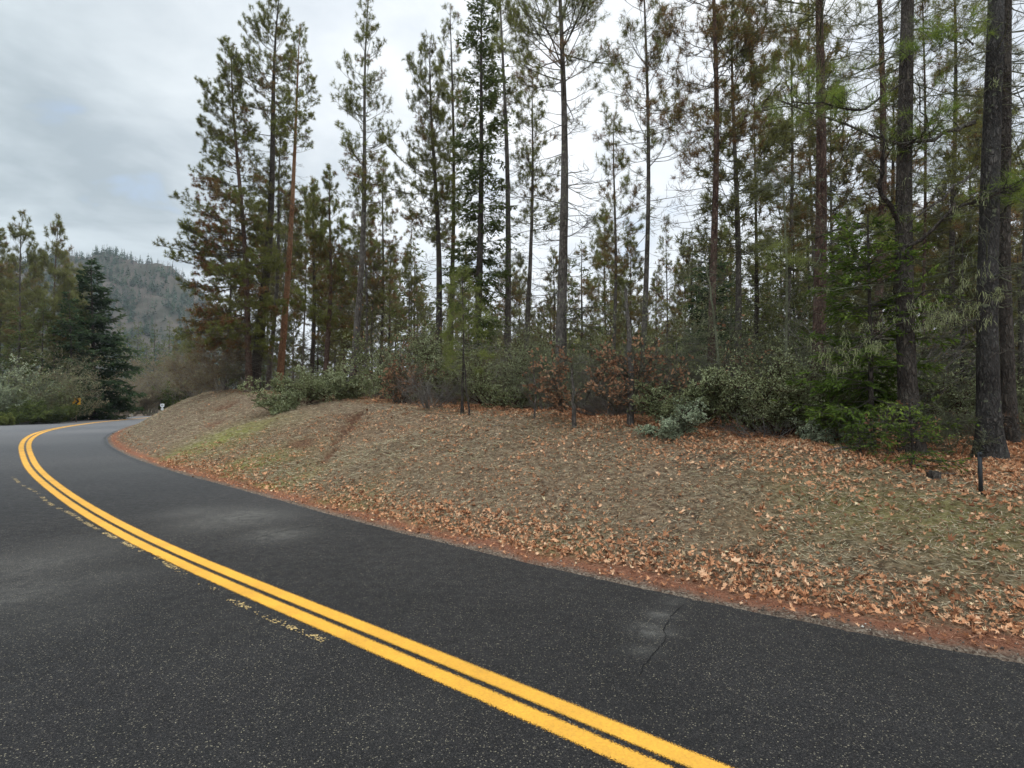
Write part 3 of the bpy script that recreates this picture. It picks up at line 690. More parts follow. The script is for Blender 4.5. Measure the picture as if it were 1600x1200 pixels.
FIRS = [
 (743,27,754,-40,.21,dict(cb=.12,R=2.1,dens=1.1,prof=.4,size=.24,w=.085,wspace=.36,gap=.12), 'fir', 'dense dark fir with narrow full crown in the middle of the row'),
 (1181,26,1179,146,.12,dict(cb=.06,R=2.6,dens=.7,prof=.8,size=.18,w=.055,wspace=.4,gap=.25,lichen=.05), 'fir', 'airy pointed fir right of the dying red trunked pine'),
 (1107,31,1108,372,.12,dict(cb=.05,R=2.6,dens=1.0,prof=.6,size=.26,w=.11,wspace=.32), 'fir_dark', 'low dense dark fir just behind the dying pine trunk'),
 (1362,10.0,1356,335,.05,dict(cb=.06,R=1.6,dens=1.35,prof=.45,size=.12,w=.042,wspace=.2,lichen=.03), 'fir_bright', 'young bright green fir left of the dark gnarled pine'),
 (1428,8.3,1421,632,.018,dict(cb=.08,R=.7,dens=1.2,prof=.5,size=.06,w=.022,wspace=.09,droop=.05), 'fir_bright', 'knee high fir sapling at the foot of the dark gnarled pine'),
 (1345,9.0,1340,668,.012,dict(cb=.08,R=.4,dens=.9,prof=.5,size=.055,w=.02,wspace=.08), 'fir_bright', 'tiny fir seedling on the leaf litter left of the sapling'),
 (1500,15,1504,372,.06,dict(cb=.05,R=1.6,dens=.55,prof=.55,size=.11,w=.04,wspace=.26), 'fir', 'mid sized green fir seen between the dark pine and the stoutest trunk'),
 (1592,16,1590,400,.06,dict(cb=.05,R=1.6,dens=.55,prof=.55,size=.11,w=.04,wspace=.26), 'fir', 'green fir low behind the stoutest trunk at the right edge'),
 (1240,24,1240,345,.06,dict(cb=.05,R=2.0,dens=.55,prof=.6,size=.15,w=.05,wspace=.3), 'fir', 'green fir behind the manzanita left of the red brown trunk'),
]
for k, (px, D, tx, ty, r0, kw, mt, lab) in enumerate(FIRS):
    b, t = base_top(px, D, tx, ty)
    parts, bark = gen_fir(t, r0, 200 + k, **kw)
    place_tree('fir_tree', lab, parts, bark, b, mats=dict(needles=M[mt], branches=M['twig']))
# young soft pine in the centre of the shrubs
b, t = base_top(722, 16.5, 722, 428)
parts, bark = gen_pine(t, .04, 301, cb=.28, db=.2, R=.9, dens=.9, wn=.008, nn=20, nl=.2, wspace=.22, brown=0, bend=.3, e_lo=-.1, e_hi=.7)
place_tree('pine_sapling', 'young pine with soft bright green needles above the shrubs at the top of the bank', parts, 'bark_dark', b, mats=dict(needles=M['young_pine']))
print('firs', time.time() - T0)

# ---- broadleaf shrubs
def gen_shrub(w, h, seed, stems=9, kind='manz', leaf=.05, nleaf=9, lw=.55, bare=.0, dens=1.0, droop=0, spread=.9, r=.022, lean=(0, 0)):
    rg = R_(seed); sm = MB(); lm = MB()
    az = rg.uniform(0, 6.28, stems); el = rg.uniform(.45, 1.25, stems) if h > w * .6 else rg.uniform(.15, .9, stems)
    Ls = np.hypot(w * .5 * np.cos(el), h * np.sin(el)) * rg.uniform(.75, 1.05, stems)
    st = np.stack([np.cos(az) * .12 * w * .3, np.sin(az) * .12 * w * .3, np.zeros(stems) - .08], 1)
    P1 = path(st, az, el, el * .8 + .25, Ls, 8, rg.normal(size=stems) * .8, rg, .2)
    if lean != (0, 0): P1[..., 0] += lean[0] * (P1[..., 2] / h)**1.5; P1[..., 1] += lean[1] * (P1[..., 2] / h)**1.5
    tubes(sm, P1, np.outer(rg.uniform(.6, 1.2, stems) * r, np.linspace(1, .35, 8)), 6)
    n2 = int(11 * dens); idx = np.repeat(np.arange(stems), n2); t2 = rg.uniform(.25, 1, len(idx))
    s2, d2 = on_path(P1, idx, np.minimum(t2, .99))
    az2 = np.arctan2(d2[:, 1], d2[:, 0]) + rg.normal(size=len(idx)) * 1.2; el2 = rg.uniform(-.2, 1.1, len(idx)) - droop
    L2 = Ls[idx] * rg.uniform(.15, .45, len(idx))
    P2 = path(s2, az2, el2, el2 + .2 - droop, L2, 5, rg.normal(size=len(idx)) * .8, rg, .2)
    tubes(sm, P2, np.outer(np.full(len(idx), r * .32), np.linspace(1, .45, 5)), 3)
    n3 = int(9 * dens); idx3 = np.repeat(np.arange(len(idx)), n3); t3 = rg.uniform(.25, 1, len(idx3))
    s3, d3 = on_path(P2, idx3, np.minimum(t3, .99))
    az3 = np.arctan2(d3[:, 1], d3[:, 0]) + rg.normal(size=len(idx3)) * 1.0; el3 = rg.uniform(-.3, 1.0, len(idx3)) - droop
    L3 = L2[idx3] * rg.uniform(.2, .55, len(idx3)) + .04
    P3 = path(s3, az3, el3, el3 + .1, L3, 3, 0, rg, .15)
    tubes(sm, P3, np.full((len(idx3), 3), max(.0038, r * .2)), 3)
    if nleaf:
        keep = rg.uniform(size=len(idx3)) >= bare
        ii = np.repeat(np.where(keep)[0], nleaf); tt = rg.uniform(.3, 1.0, len(ii))
        s4, d4 = on_path(P3, ii, np.minimum(tt, .99))
        dd = norm(d4 * .5 + rg.normal(size=s4.shape) * .75 + np.array([0, 0, .25 - droop]))
        bt = rg.uniform(.2, .8, len(idx)); tint = np.clip(bt[idx3[ii]] + rg.normal(size=len(ii)) * .16, 0, 1)
        quads(lm, s4, dd, leaf * rg.uniform(.6, 1.25, len(ii)), leaf * lw * rg.uniform(.7, 1.2, len(ii)), rg, tint)
    return dict(stems=sm, leaves=lm)
def shrub(name, label, px, D, w_px, top_y, seed, mats, cat='shrub', group=None, **kw):
    a = (px - 800) / F; x = a * D; zz = hz(x, D)
    h = at_depth(px, top_y, D)[2] - zz; w = w_px * D / F
    parts = gen_shrub(w, max(h, .25), seed, **kw)
    return place_tree(name, label, parts, 'twig', (x, D, zz - .03), cat, group, mats)
MZ = dict(leaves=M['manz'], stems=M['stem_red']); MG = dict(leaves=M['manz_grey'], stems=M['stem_red'])
OK_ = dict(leaves=M['oakleaf'], stems=M['twig']); BR = dict(leaves=M['brushleaf'], stems=M['twig_grey']); LI = dict(leaves=M['lichen'], stems=M['twig_lichen'])
S = [
 ('manzanita_shrub','low grey green manzanita spilling over the bank edge right of the blackened pine',470,24.5,150,572,MZ,dict(stems=16,nleaf=9,leaf=.075,dens=1.2)),
 ('manzanita_shrub','rounded manzanita with crooked dark stems right of the spilling one',528,25,120,560,MZ,dict(stems=14,nleaf=9,leaf=.075,dens=1.2)),
 ('manzanita_shrub','small manzanita clump hanging on the slope below the left pines',437,23.2,70,606,MZ,dict(stems=10,nleaf=10,leaf=.07,dens=1.0)),
 ('bare_shrub','leafless grey shrub with fanned stems left of the young pine',672,18.5,150,548,BR,dict(stems=22,nleaf=2,leaf=.035,dens=.66,r=.02,bare=.4)),
 ('manzanita_shrub','dusty green manzanita behind the leafless grey shrub',630,23,130,520,MZ,dict(stems=12,nleaf=7,leaf=.07,dens=1.1)),
 ('manzanita_shrub','broad olive shrub right beside the young bright pine',775,19,190,520,MZ,dict(stems=18,nleaf=7,leaf=.06,dens=1.3,bare=.15)),
 ('manzanita_shrub','low dark manzanita with twisted trunk right of the young pine stems',790,17,110,580,MZ,dict(stems=10,nleaf=7,leaf=.055,dens=1.0,bare=.2)),
 ('lichen_shrub','pale lichen crusted shrub left of the big centre pine',838,16.5,130,498,LI,dict(stems=12,nleaf=3,leaf=.045,dens=1.0,bare=.3,r=.016)),
 ('bare_shrub','thin leafless bush in the shade before the big centre pine',850,16,90,560,BR,dict(stems=12,nleaf=1,leaf=.03,dens=.6,r=.015)),
 ('bare_shrub','tangle of grey dead branches on the ground between the two oak stems',945,15,140,590,BR,dict(stems=14,nleaf=0,dens=.55,r=.03,droop=.3)),
 ('manzanita_shrub','dark green manzanita with brown stems right of the thicker oak stem',1075,12.5,170,560,MZ,dict(stems=17,nleaf=10,leaf=.05,dens=1.3)),
 ('silver_shrub','small silvery leaved shrub at the front edge of the thicket',1042,11.3,75,606,MG,dict(stems=9,nleaf=12,leaf=.045,dens=1.0)),
 ('manzanita_shrub','large manzanita with bent black stems before the red brown pine',1215,11.5,190,532,MZ,dict(stems=18,nleaf=10,leaf=.047,dens=1.35)),
 ('manzanita_shrub','grey green manzanita behind and right of the large bent stemmed one',1295,12.2,170,545,MZ,dict(stems=16,nleaf=9,leaf=.05,dens=1.3)),
 ('silver_shrub','small pale manzanita near the ground left of the young fir',1290,10.3,70,628,MG,dict(stems=8,nleaf=9,leaf=.04,dens=1.0)),
 ('manzanita_shrub','dull green shrub far back between the dying pine and the large manzanita',1160,18,150,500,MZ,dict(stems=14,nleaf=8,leaf=.06,dens=1.2)),
 ('bare_shrub','leafless lichened bush behind the stake and left of the stoutest trunk',1490,9.6,90,600,LI,dict(stems=14,nleaf=1,leaf=.03,dens=.9,r=.008,bare=.5)),
 ('bare_shrub','fine brown brush at the foot of the large manzanita',1180,11,150,640,BR,dict(stems=11,nleaf=1,leaf=.025,dens=.55,r=.011,bare=.5)),
 ('bare_shrub','thin brown brush on the leaf litter right of the small pale manzanita',1330,10.5,130,640,BR,dict(stems=10,nleaf=1,leaf=.025,dens=.55,r=.011,bare=.5)),
 ('lichen_shrub','lichen covered leaning bush between the dying pine and the pointed fir',1165,14.5,170,400,LI,dict(stems=12,nleaf=3,leaf=.04,dens=1.0,r=.014,bare=.4)),
 ('lichen_shrub','tall olive bush with lichen twigs above the dark green manzanita',1040,16,170,440,LI,dict(stems=13,nleaf=4,leaf=.05,dens=1.1,r=.014,bare=.25)),
 ('oak_shrub','brown leaved oak bush with bent stem at the bank top left of centre',612,22.5,120,520,OK_,dict(stems=8,nleaf=3,leaf=.12,lw=.6,dens=1.0,r=.03,bare=.35)),
 ('oak_shrub','reddish oak twigs reaching above the bright gap left of the centre group',630,27,90,410,OK_,dict(stems=7,nleaf=1,leaf=.13,lw=.6,dens=.8,r=.016,bare=.55)),
 ('oak_shrub','oak sapling with brown leaves before the dark base of the big centre pine',897,14,110,520,OK_,dict(stems=5,nleaf=3,leaf=.1,lw=.6,dens=1.0,r=.028,bare=.3,lean=(.4,0))),
 ('oak_shrub','thicker grey oak stem carrying brown leaves over the dark manzanita',985,13.5,190,505,OK_,dict(stems=6,nleaf=3,leaf=.1,lw=.6,dens=1.2,r=.04,bare=.3,lean=(.3,-.3))),
 ('oak_shrub','reddish leaved oak twigs at the foot of the dying pine',1105,14,120,470,OK_,dict(stems=6,nleaf=2,leaf=.09,lw=.6,dens=.9,r=.014,bare=.5)),
 ('oak_shrub','brown leaved oak sprig below the lichen on the dark gnarled pine',1420,8.9,70,590,OK_,dict(stems=4,nleaf=2,leaf=.06,lw=.6,dens=.7,r=.006,bare=.4)),
 ('bare_shrub','brown twiggy bush at the left shoulder of the bank under the red barked pine',345,37,130,500,BR,dict(stems=20,nleaf=3,leaf=.1,dens=1.1,r=.02)),
 ('oak_shrub','dry oak brush hanging over the left tip of the bank',305,42,120,545,dict(leaves=M['brushleaf'],stems=M['twig_grey']),dict(stems=20,nleaf=3,leaf=.12,dens=1.1,r=.02)),
 ('manzanita_shrub','small bright leaved bush between the trunks at the left end of the bank',372,38,26,560,MZ,dict(stems=6,nleaf=9,leaf=.1,dens=.8)),
 ('manzanita_shrub','olive bush deep in the wood right of the tall open grey pine',585,30,130,520,MZ,dict(stems=12,nleaf=7,leaf=.09,dens=1.1)),
 ('manzanita_shrub','dim green undergrowth bush behind the big centre pine',905,22,160,500,MZ,dict(stems=14,nleaf=7,leaf=.075,dens=1.1)),
 ('manzanita_shrub','undergrowth bush at the back between the centre fir and young pine',700,26,150,490,MZ,dict(stems=13,nleaf=7,leaf=.085,dens=1.1)),
 ('manzanita_shrub','dim green bush behind the gnarled pine at the right',1460,13,150,560,MZ,dict(stems=12,nleaf=7,leaf=.05,dens=1.1)),
 ('manzanita_shrub','green undergrowth beyond the stoutest trunk at the right edge',1600,13,120,560,MZ,dict(stems=12,nleaf=7,leaf=.05,dens=1.1)),
]
for k, (n_, lab, px, D, w, ty, mats, kw) in enumerate(S):
    shrub(n_, lab, px, D, w, ty, 400 + k, mats, **kw)
print('shrubs', time.time() - T0)

BRT = []
brl = ['bare brush tangle filling the gaps under the pines along the bank top']
for k, (hh, ww, st_, m1, m2, nl_) in enumerate([(2.2, 2.6, 15, 'twig_grey', 'brushleaf', 2), (2.9, 2.4, 13, 'twig_lichen', 'lichen', 3), (1.7, 2.8, 14, 'twig_grey', 'oakleaf', 2)]):
    parts = gen_shrub(ww, hh, 460 + k, stems=st_, nleaf=nl_, leaf=.055, dens=.72, r=.021, bare=.5)
    BRT.append(place_tree('bare_brush', brl[0], parts, 'twig', (0, 0, 0), 'shrub', 'bare brush under the pines', dict(leaves=M[m2], stems=M[m1])))
rgq = R_(470); used = set()
spots = []
for k in range(56):
    px = 470 + (k + rgq.uniform(0, 1)) / 56 * 1150
    D = np.interp(px, [470, 700, 900, 1100, 1300, 1600], [29, 20, 15.5, 13.6, 11.8, 10.4]) * rgq.uniform(1.0, 1.55)
    spots.append((px, D))
for k in range(30):
    px = 600 + (k + rgq.uniform(0, 1)) / 30 * 1000
    spots.append((px, np.interp(px, [600, 900, 1100, 1300, 1600], [25, 18, 15.5, 14, 12.5]) * rgq.uniform(1.0, 1.35)))
for k, (px, D) in enumerate(spots):
    b = k % 3 if k < 56 else (1 if k % 3 else 0); x = (px - 800) / F * D; loc = (x, D, hz(x, D) - .03); sc1 = rgq.uniform(.6, 1.05) * (1 if D > 13 else .75) * (1.45 if k >= 56 else 1)
    if b not in used:
        r = BRT[b]; r.location = loc; used.add(b)
    else:
        r = BRT[b].copy(); COL.objects.link(r); r.location = loc
        for c in list(BRT[b].children):
            d2_ = c.copy(); COL.objects.link(d2_); d2_.parent = r
    r.rotation_euler = (0, 0, rgq.uniform(0, 6.28)); r.scale = (sc1 * 1.15, sc1 * 1.15, sc1)

# ---- small stems in front (single trunks seen against the shrubs)
def stem(label, pts, r, mat='bark_dark', name='bare_sapling', seed=1, twigs=10):
    """pts: list of (px,py,D)"""
    rg = R_(seed); p = np.array([at_depth(*q) for q in pts]); b = p[0].copy(); b[2] = hz(b[0], b[1]); p = p - b; p[0, 2] = -.1
    tt = np.linspace(0, 1, 14); k = np.linspace(0, 1, len(p)); P = np.stack([np.interp(tt, k, p[:, i]) for i in range(3)], 1); P[1:] += rg.normal(size=(13, 3)) * .012
    mb = MB(); tubes(mb, P[None], (r * np.linspace(1.1, .45, 14))[None], 8)
    t = rg.uniform(.3, 1, twigs); s, d = on_path(P[None], np.zeros(twigs, int), np.minimum(t, .99))
    az = rg.uniform(0, 6.28, twigs); el = rg.uniform(0, .9, twigs); P2 = path(s, az, el, el + .3, rg.uniform(.2, .7, twigs), 5, rg.normal(size=twigs), rg, .2)
    m2 = MB(); tubes(m2, P2, np.outer(np.full(twigs, r * .3), np.linspace(1, .4, 5)), 3)
    P3s, d3 = on_path(P2, np.repeat(np.arange(twigs), 5), rg.uniform(.2, .99, twigs * 5))
    a3 = rg.uniform(0, 6.28, twigs * 5); e3 = rg.uniform(-.3, 1, twigs * 5)
    tubes(m2, path(P3s, a3, e3, e3 + .2, rg.uniform(.08, .3, twigs * 5), 3), np.full((twigs * 5, 3), .003), 3)
    e = empty(name, b); tag(e, label, 'sapling'); mb.build('trunk', M[mat], e, True); m2.build('branches', M['twig_lichen'], e)
stem('thin dark leaning stem crossing just right of the young pine', [(735,648,15.6),(728,600,15.8),(724,540,16)], .028, seed=5)
stem('grey oak trunk with mossy base right of the big centre pine', [(897,655,13.2),(896,610,13.2),(893,570,13.3)], .055, 'bark_grey', seed=6)
stem('stout short grey trunk with mossy foot in the middle of the thicket', [(985,656,12.9),(986,600,12.9),(983,520,13),(978,450,13.2)], .085, 'bark_grey', seed=7, twigs=16)
stem('slim grey stem before the shaded brush left of the oak trunk', [(836,648,14),(836,600,14),(832,560,14)], .025, 'bark_grey', seed=8)
stem('slim bent pale stem rising from the large manzanita', [(1130,600,12.6),(1118,510,12.6),(1108,440,12.8),(1100,400,13)], .03, 'twig_lichen', seed=9)
stem('arching lichened stem high between pointed fir and red brown trunk', [(1225,640,12.2),(1230,420,12.2),(1225,290,12.4),(1195,240,12.8)], .03, 'twig_lichen', seed=10, twigs=22)

# ---- hero branches on the right: needle sprays and lichen hangers reaching into view
def hero_branch(label, pts, r, seed, tuft=1.0, lich=0.0, mat='needle', nseg=7, side=.7):
    rg = R_(seed); p = np.array([at_depth(*q) for q in pts]); b = p[0].copy(); p = p - b
    tt = np.linspace(0, 1, 12); k = np.linspace(0, 1, len(p)); P = np.stack([np.interp(tt, k, p[:, i]) for i in range(3)], 1); P[1:] += rg.normal(size=(11, 3)) * .03
    Lt = plen(P)[-1]; n2 = max(6, int(Lt / .1))
    bm = MB(); tubes(bm, P[None], (r * np.linspace(1.2, .35, 12))[None], 6)
    s, d = on_path(P[None], np.zeros(n2, int), rg.uniform(.15, .99, n2)); az = np.arctan2(d[:, 1], d[:, 0]) + rg.choice([-1, 1], n2) * rg.uniform(.3, 1.3, n2); el = rg.uniform(-.4, .7, n2)
    L2 = rg.uniform(.25, side, n2); P2 = path(s, az, el, el + .3, L2, 5, rg.normal(size=n2) * .7, rg, .2); tubes(bm, P2, np.outer(np.full(n2, r * .3), np.linspace(1, .4, 5)), 3)
    n3 = 4; ii = np.repeat(np.arange(n2), n3); s3, d3 = on_path(P2, ii, rg.uniform(.3, .99, len(ii))); az3 = np.arctan2(d3[:, 1], d3[:, 0]) + rg.normal(size=len(ii)); e3 = rg.uniform(-.5, 1, len(ii))
    P3 = path(s3, az3, e3, e3 + .3, rg.uniform(.08, .25, len(ii)), 3); tubes(bm, P3, np.full((len(ii), 3), .003), 3)
    nb = MB(); lm = MB()
    if tuft: 
        kk = rg.uniform(size=len(ii)) < tuft; needles(nb, P3[kk, -1], norm(P3[kk, -1] - P3[kk, 0]), 26, .2, .005, rg, .9, rg.uniform(.55, 1, kk.sum()))
    if lich:
        kk = rg.uniform(size=len(ii)) < lich; add_lichen(lm, P3[kk, 1], rg, .16, 10)
    return bm, nb, lm, b
HB = {  # tree index (by label of PINES) -> branches
 18: [([(1288,405,12.9),(1240,425,12.3),(1200,392,11.8)],.02,.9,.1),([(1275,372,13),(1330,350,12.3),(1385,362,11.8),(1400,385,11.6)],.018,1,.05),([(1275,160,13),(1180,175,12.5),(1225,120,12)],.015,.4,.0)],
 20: [([(1405,350,9.6),(1370,290,9.4),(1385,225,9.3),(1378,205,9.3)],.04,.0,.2),([(1420,385,9.6),(1480,335,9.2),(1560,300,8.8),(1600,290,8.5)],.03,.1,.15),([(1420,520,9.5),(1460,500,9.0),(1500,505,8.7),(1525,545,8.4)],.014,.0,.9),
      ([(1420,470,9.5),(1465,450,9.1),(1510,470,8.9),(1575,480,8.7)],.013,.0,.9),([(1418,500,9.5),(1380,520,9.0),(1335,550,8.7),(1310,600,8.5)],.012,.0,.8),([(1410,130,9.6),(1345,170,9.2),(1290,165,9),(1240,158,8.9)],.02,.8,.1),([(1412,230,9.6),(1450,205,9.2),(1430,120,9)],.018,.7,.05)],
 21: [([(1535,300,8.4),(1570,300,7.9),(1610,315,7.6)],.016,1,.1),([(1525,190,8.4),(1470,215,8.6),(1400,225,8.8),(1220,158,9.2)],.035,.25,.1),([(1530,500,8.3),(1500,500,8.0),(1440,490,7.8)],.010,.0,.8),([(1545,440,8.3),(1590,420,8),(1640,410,8)],.012,.0,.5),([(1545,560,8.3),(1600,545,8),(1650,550,8)],.010,.0,.3),([(1520,70,8.4),(1490,60,8),(1440,90,7.8)],.014,.9,.0),([(1528,260,8.4),(1430,345,8.8),(1395,355,9)],.022,.2,.2)],
 22: [([(1570,330,10.5),(1600,300,9.8),(1640,290,9.5)],.014,1,.0)],
}
pine_objs = [o for o in COL.objects if o.name.startswith('pine_tree') and o.type == 'EMPTY']
for ti, brs in HB.items():
    root = pine_objs[ti]
    for k, (pts, r, tf, li) in enumerate(brs):
        if ti == 21: pts = [(a0_, b0_, c0_ + .85) for a0_, b0_, c0_ in pts]
        b_, n_, l_, base = hero_branch('', pts, r, ti * 50 + k, tf, li)
        off = base - np.array(root.location)
        lo_ = b_.build('limb', M['bark_dark'] if ti != 21 else M['bark_grey'], root, True, loc=off)
        if n_.n: n_.build('needle_spray', M['fir_bright'] if ti != 18 else M['young_pine'], lo_)
        if l_.n: l_.build('hanging_lichen', M['lichen'], lo_)

# ------------------------------------------------------------------ background wood: templates then copies
def template(fn, scale_h, **kw):
    parts, bark = fn((0.15, .1, scale_h), **kw); return parts, bark
def copy_tree(root, loc, rz, sc_, label, group):
    r = root.copy(); COL.objects.link(r); r.location = loc; r.rotation_euler = (0, 0, rz); r.scale = (sc_[0], sc_[0], sc_[1]); r['label'] = label; r['group'] = group
    for c in list(root.children):
        d = c.copy(); COL.objects.link(d); d.parent = r
    return r
TPL = []
bgk = dict(wn=.026, nn=12, nl=.28)
specs = [(gen_pine, 16, dict(r0=.15, seed=901, cb=.35, db=.1, R=3.0, dens=.8, brown=.15, bark='bark_grey', **bgk)),
         (gen_pine, 18, dict(r0=.17, seed=902, cb=.4, db=.1, R=2.8, dens=.8, brown=.3, bark='bark_dark', **bgk)),
         (gen_pine, 14, dict(r0=.12, seed=903, cb=.2, db=.05, R=2.8, dens=.8, brown=.15, bark='bark_red', **bgk)),
         (gen_pine, 12, dict(r0=.08, seed=904, cb=.45, db=.03, R=2.2, dens=1.0, brown=.5, ntuft=.4, deadR=.9, bark='bark_grey', **bgk)),
         (gen_fir, 14, dict(r0=.15, seed=905, cb=.06, R=3.0, dens=.65, size=.36, w=.12, wspace=.45, prof=.75)),
         (gen_fir, 11, dict(r0=.1, seed=906, cb=.04, R=2.8, dens=.65, size=.34, w=.12, wspace=.4, prof=.65))]
rgb_ = R_(77)
first = {}
BG = []
def bg_at(kind, px, D, top_y, group, label, jit=0):
    x = (px - 800) / F * D; zz = hz(x, D); Hh = at_depth(px, top_y, D)[2] - zz
    fn, h0, kw = specs[kind]
    s = Hh / h0; sw = min(max(s, .45), 1.3) if fn is gen_pine else min(max(s, .5), 1.6)
    if kind not in first:
        parts, bark = fn(np.array([.15, .1, h0]), **kw)
        e = place_tree('pine_tree' if fn is gen_pine else 'fir_tree', label, parts, bark, (x, D, zz), group=group, mats=dict(needles=M['needle_far'] if fn is gen_pine else M['fir'], branches=M['twig']))
        e.scale = (sw, sw, s); e.rotation_euler = (0, 0, rgb_.uniform(0, 6.28)); first[kind] = e
    else:
        copy_tree(first[kind], (x, D, zz - .05), rgb_.uniform(0, 6.28), (sw * rgb_.uniform(.9, 1.1), s), label, group)
G1 = 'background trees in the depth of the wood'
lab1 = 'slender background pine half hidden behind nearer trunks'
lab2 = 'background fir half hidden behind nearer trunks'
def top_for(px):
    return np.interp(px, [330, 420, 500, 560, 620, 680, 760, 840, 900, 960, 1050, 1130, 1220, 1300, 1400, 1500, 1600], [430, 330, 300, 330, 430, 400, 400, 400, 400, 330, 420, 370, 340, 330, 310, 290, 290])
for k in range(92):
    px = 320 + (k + rgb_.uniform(0, 1)) / 78 * 1330
    if k >= 78: px = 1120 + (k - 78 + rgb_.uniform(0, 1)) / 14 * 500
    D = rgb_.uniform(34, 75) if px < 1150 else rgb_.uniform(19, 55)
    if px < 520: D = rgb_.uniform(46, 80)
    ty = top_for(px) + rgb_.uniform(-40, 120)
    kind = int(rgb_.choice([0, 1, 2, 3, 4, 5], p=[.26, .24, .1, .3, .05, .05]))
    bg_at(kind, px, D, ty, G1, lab1 if kind < 4 else lab2)
# other side of the road, left
for k in range(22):
    bg_at(int(rgb_.choice([0, 2, 4])), 395 + (k + rgb_.uniform(0, 1)) / 22 * 300, rgb_.uniform(62, 95), rgb_.uniform(430, 540), 'low trees closing the view between the left trunks', 'low bushy tree closing the view between the trunks left of centre')
for k in range(6):
    bg_at(int(rgb_.choice([0, 1, 3])), 1140 + (k + rgb_.uniform(0, 1)) / 6 * 480, rgb_.uniform(19, 32), rgb_.uniform(-60, 190), G1, lab1)
LT = [(22,66,334,0,'round headed pine standing highest at the far left of the road'),(82,68,340,2,'pine with open domed crown right of the round headed one'),(-12,62,350,1,'pine cut by the left edge of the photo'),
 (50,74,395,2,'full green pine between the two domed crowns'),(0,72,420,5,'dark fir low at the left edge behind the shrubs'),(105,80,405,2,'olive pine between the open domed crown and the great dark fir'),(62,64,470,4,'fir in front below the domed pines'),(30,61,480,5,'broad fir behind the grey shrubs at far left'),(100,70,440,0,'pine behind the yellow chevron sign'),(125,84,415,2,'pine immediately left of the top of the great dark fir'),(14,80,400,2,'pine far back between the left edge and the domed crowns')]
for px, D, ty, kd, lab in LT:
    bg_at(kd, px, D, ty, 'trees across the road on the left', lab)
b, t = base_top(146, 72, 143, 402)
parts, bark = gen_fir(t, .3, 777, cb=.03, R=6.3, dens=1.0, prof=.75, size=.6, w=.26, wspace=.5, droop=.25)
place_tree('fir_tree', 'great dark fir with sweeping layered boughs beside the road bend', parts, bark, b, mats=dict(needles=M['fir_dark']))
b, t = base_top(112, 66, 108, 455)
parts, bark = gen_fir(t, .2, 778, cb=.04, R=3.8, dens=.8, prof=.7, size=.5, w=.22, wspace=.5, droop=.2)
place_tree('fir_tree', 'smaller dark fir in front and left of the great dark fir', parts, bark, b, mats=dict(needles=M['fir_dark']))
LS = [('grey_shrub','broad grey green shrub at the left edge of the road',18,58,110,560,dict(leaves=M['manz_grey'],stems=M['twig_grey']),dict(stems=26,nleaf=5,leaf=.2,dens=1.2,r=.03)),
 ('grey_shrub','second grey green shrub beneath the firs at the left',60,60,100,575,dict(leaves=M['manz'],stems=M['twig_grey']),dict(stems=24,nleaf=5,leaf=.2,dens=1.2,r=.03)),
 ('bare_shrub','pale leafless shrub arching over the far roadside left of the chevron sign',92,61,90,545,dict(leaves=M['brushleaf'],stems=M['twig_lichen']),dict(stems=22,nleaf=2,leaf=.15,dens=1.1,r=.03)),
 ('green_shrub','dark green roadside bush close to the asphalt at far left',20,54,80,622,dict(leaves=M['fir'],stems=M['twig']),dict(stems=16,nleaf=7,leaf=.16,dens=1.1)),
 ('green_shrub','dark roadside bush behind the thin marker post',80,58,80,625,dict(leaves=M['fir'],stems=M['twig']),dict(stems=16,nleaf=7,leaf=.16,dens=1.1)),
 ('green_shrub','small yellow green tuft of bush at the left edge of the asphalt',8,52,30,642,dict(leaves=M['young_pine'],stems=M['twig']),dict(stems=10,nleaf=8,leaf=.12,dens=.9)),
 ('bare_shrub','low brown brush beneath the great dark fir',165,76,90,632,dict(leaves=M['brushleaf'],stems=M['twig_grey']),dict(stems=22,nleaf=3,leaf=.18,dens=1.1,r=.03)),
 ('bare_tree','bare brown thicket right of the great dark fir',205,100,90,575,dict(leaves=M['brushleaf'],stems=M['twig_grey']),dict(stems=26,nleaf=4,leaf=.22,dens=1.3,r=.05)),
 ('bare_tree','bare brown tree standing over the far end of the road',232,110,90,560,dict(leaves=M['brushleaf'],stems=M['twig_grey']),dict(stems=24,nleaf=4,leaf=.24,dens=1.3,r=.05)),
 ('bare_tree','bare grey tree behind the white route sign',258,125,100,545,dict(leaves=M['brushleaf'],stems=M['twig_grey']),dict(stems=24,nleaf=4,leaf=.26,dens=1.3,r=.05)),
 ('bare_tree','bare brown thicket at the left tip of the bank',290,105,110,570,dict(leaves=M['brushleaf'],stems=M['twig_grey']),dict(stems=26,nleaf=4,leaf=.24,dens=1.3,r=.05)),
 ('green_shrub','green leafy bush right above the white route sign',276,104,16,590,dict(leaves=M['fir_bright'],stems=M['twig']),dict(stems=14,nleaf=8,leaf=.25,dens=1.1)),
 ('green_shrub','small green bush between route sign and bank tip',290,92,22,625,dict(leaves=M['manz'],stems=M['twig']),dict(stems=12,nleaf=8,leaf=.2,dens=1.0))]
for k, (n_, lab, px, D, w, ty, mats, kw) in enumerate(LS):
    shrub(n_, lab, px, D, w, ty, 500 + k, mats, cat='tree' if 'tree' in n_ else 'shrub', **kw)
for k, (px, D, ty, kd) in enumerate([(196,135,520,4),(215,150,500,5),(240,160,505,4),(255,150,530,5),(275,140,520,2),(290,120,525,0),(228,140,535,5),(305,110,505,2),(262,170,500,4),(184,150,500,5)]):
    bg_at(kd, px, D, ty, 'conifers in the valley beyond the bend', 'conifer in the valley beyond the road bend at the foot of the mountain')
print('background', time.time() - T0)

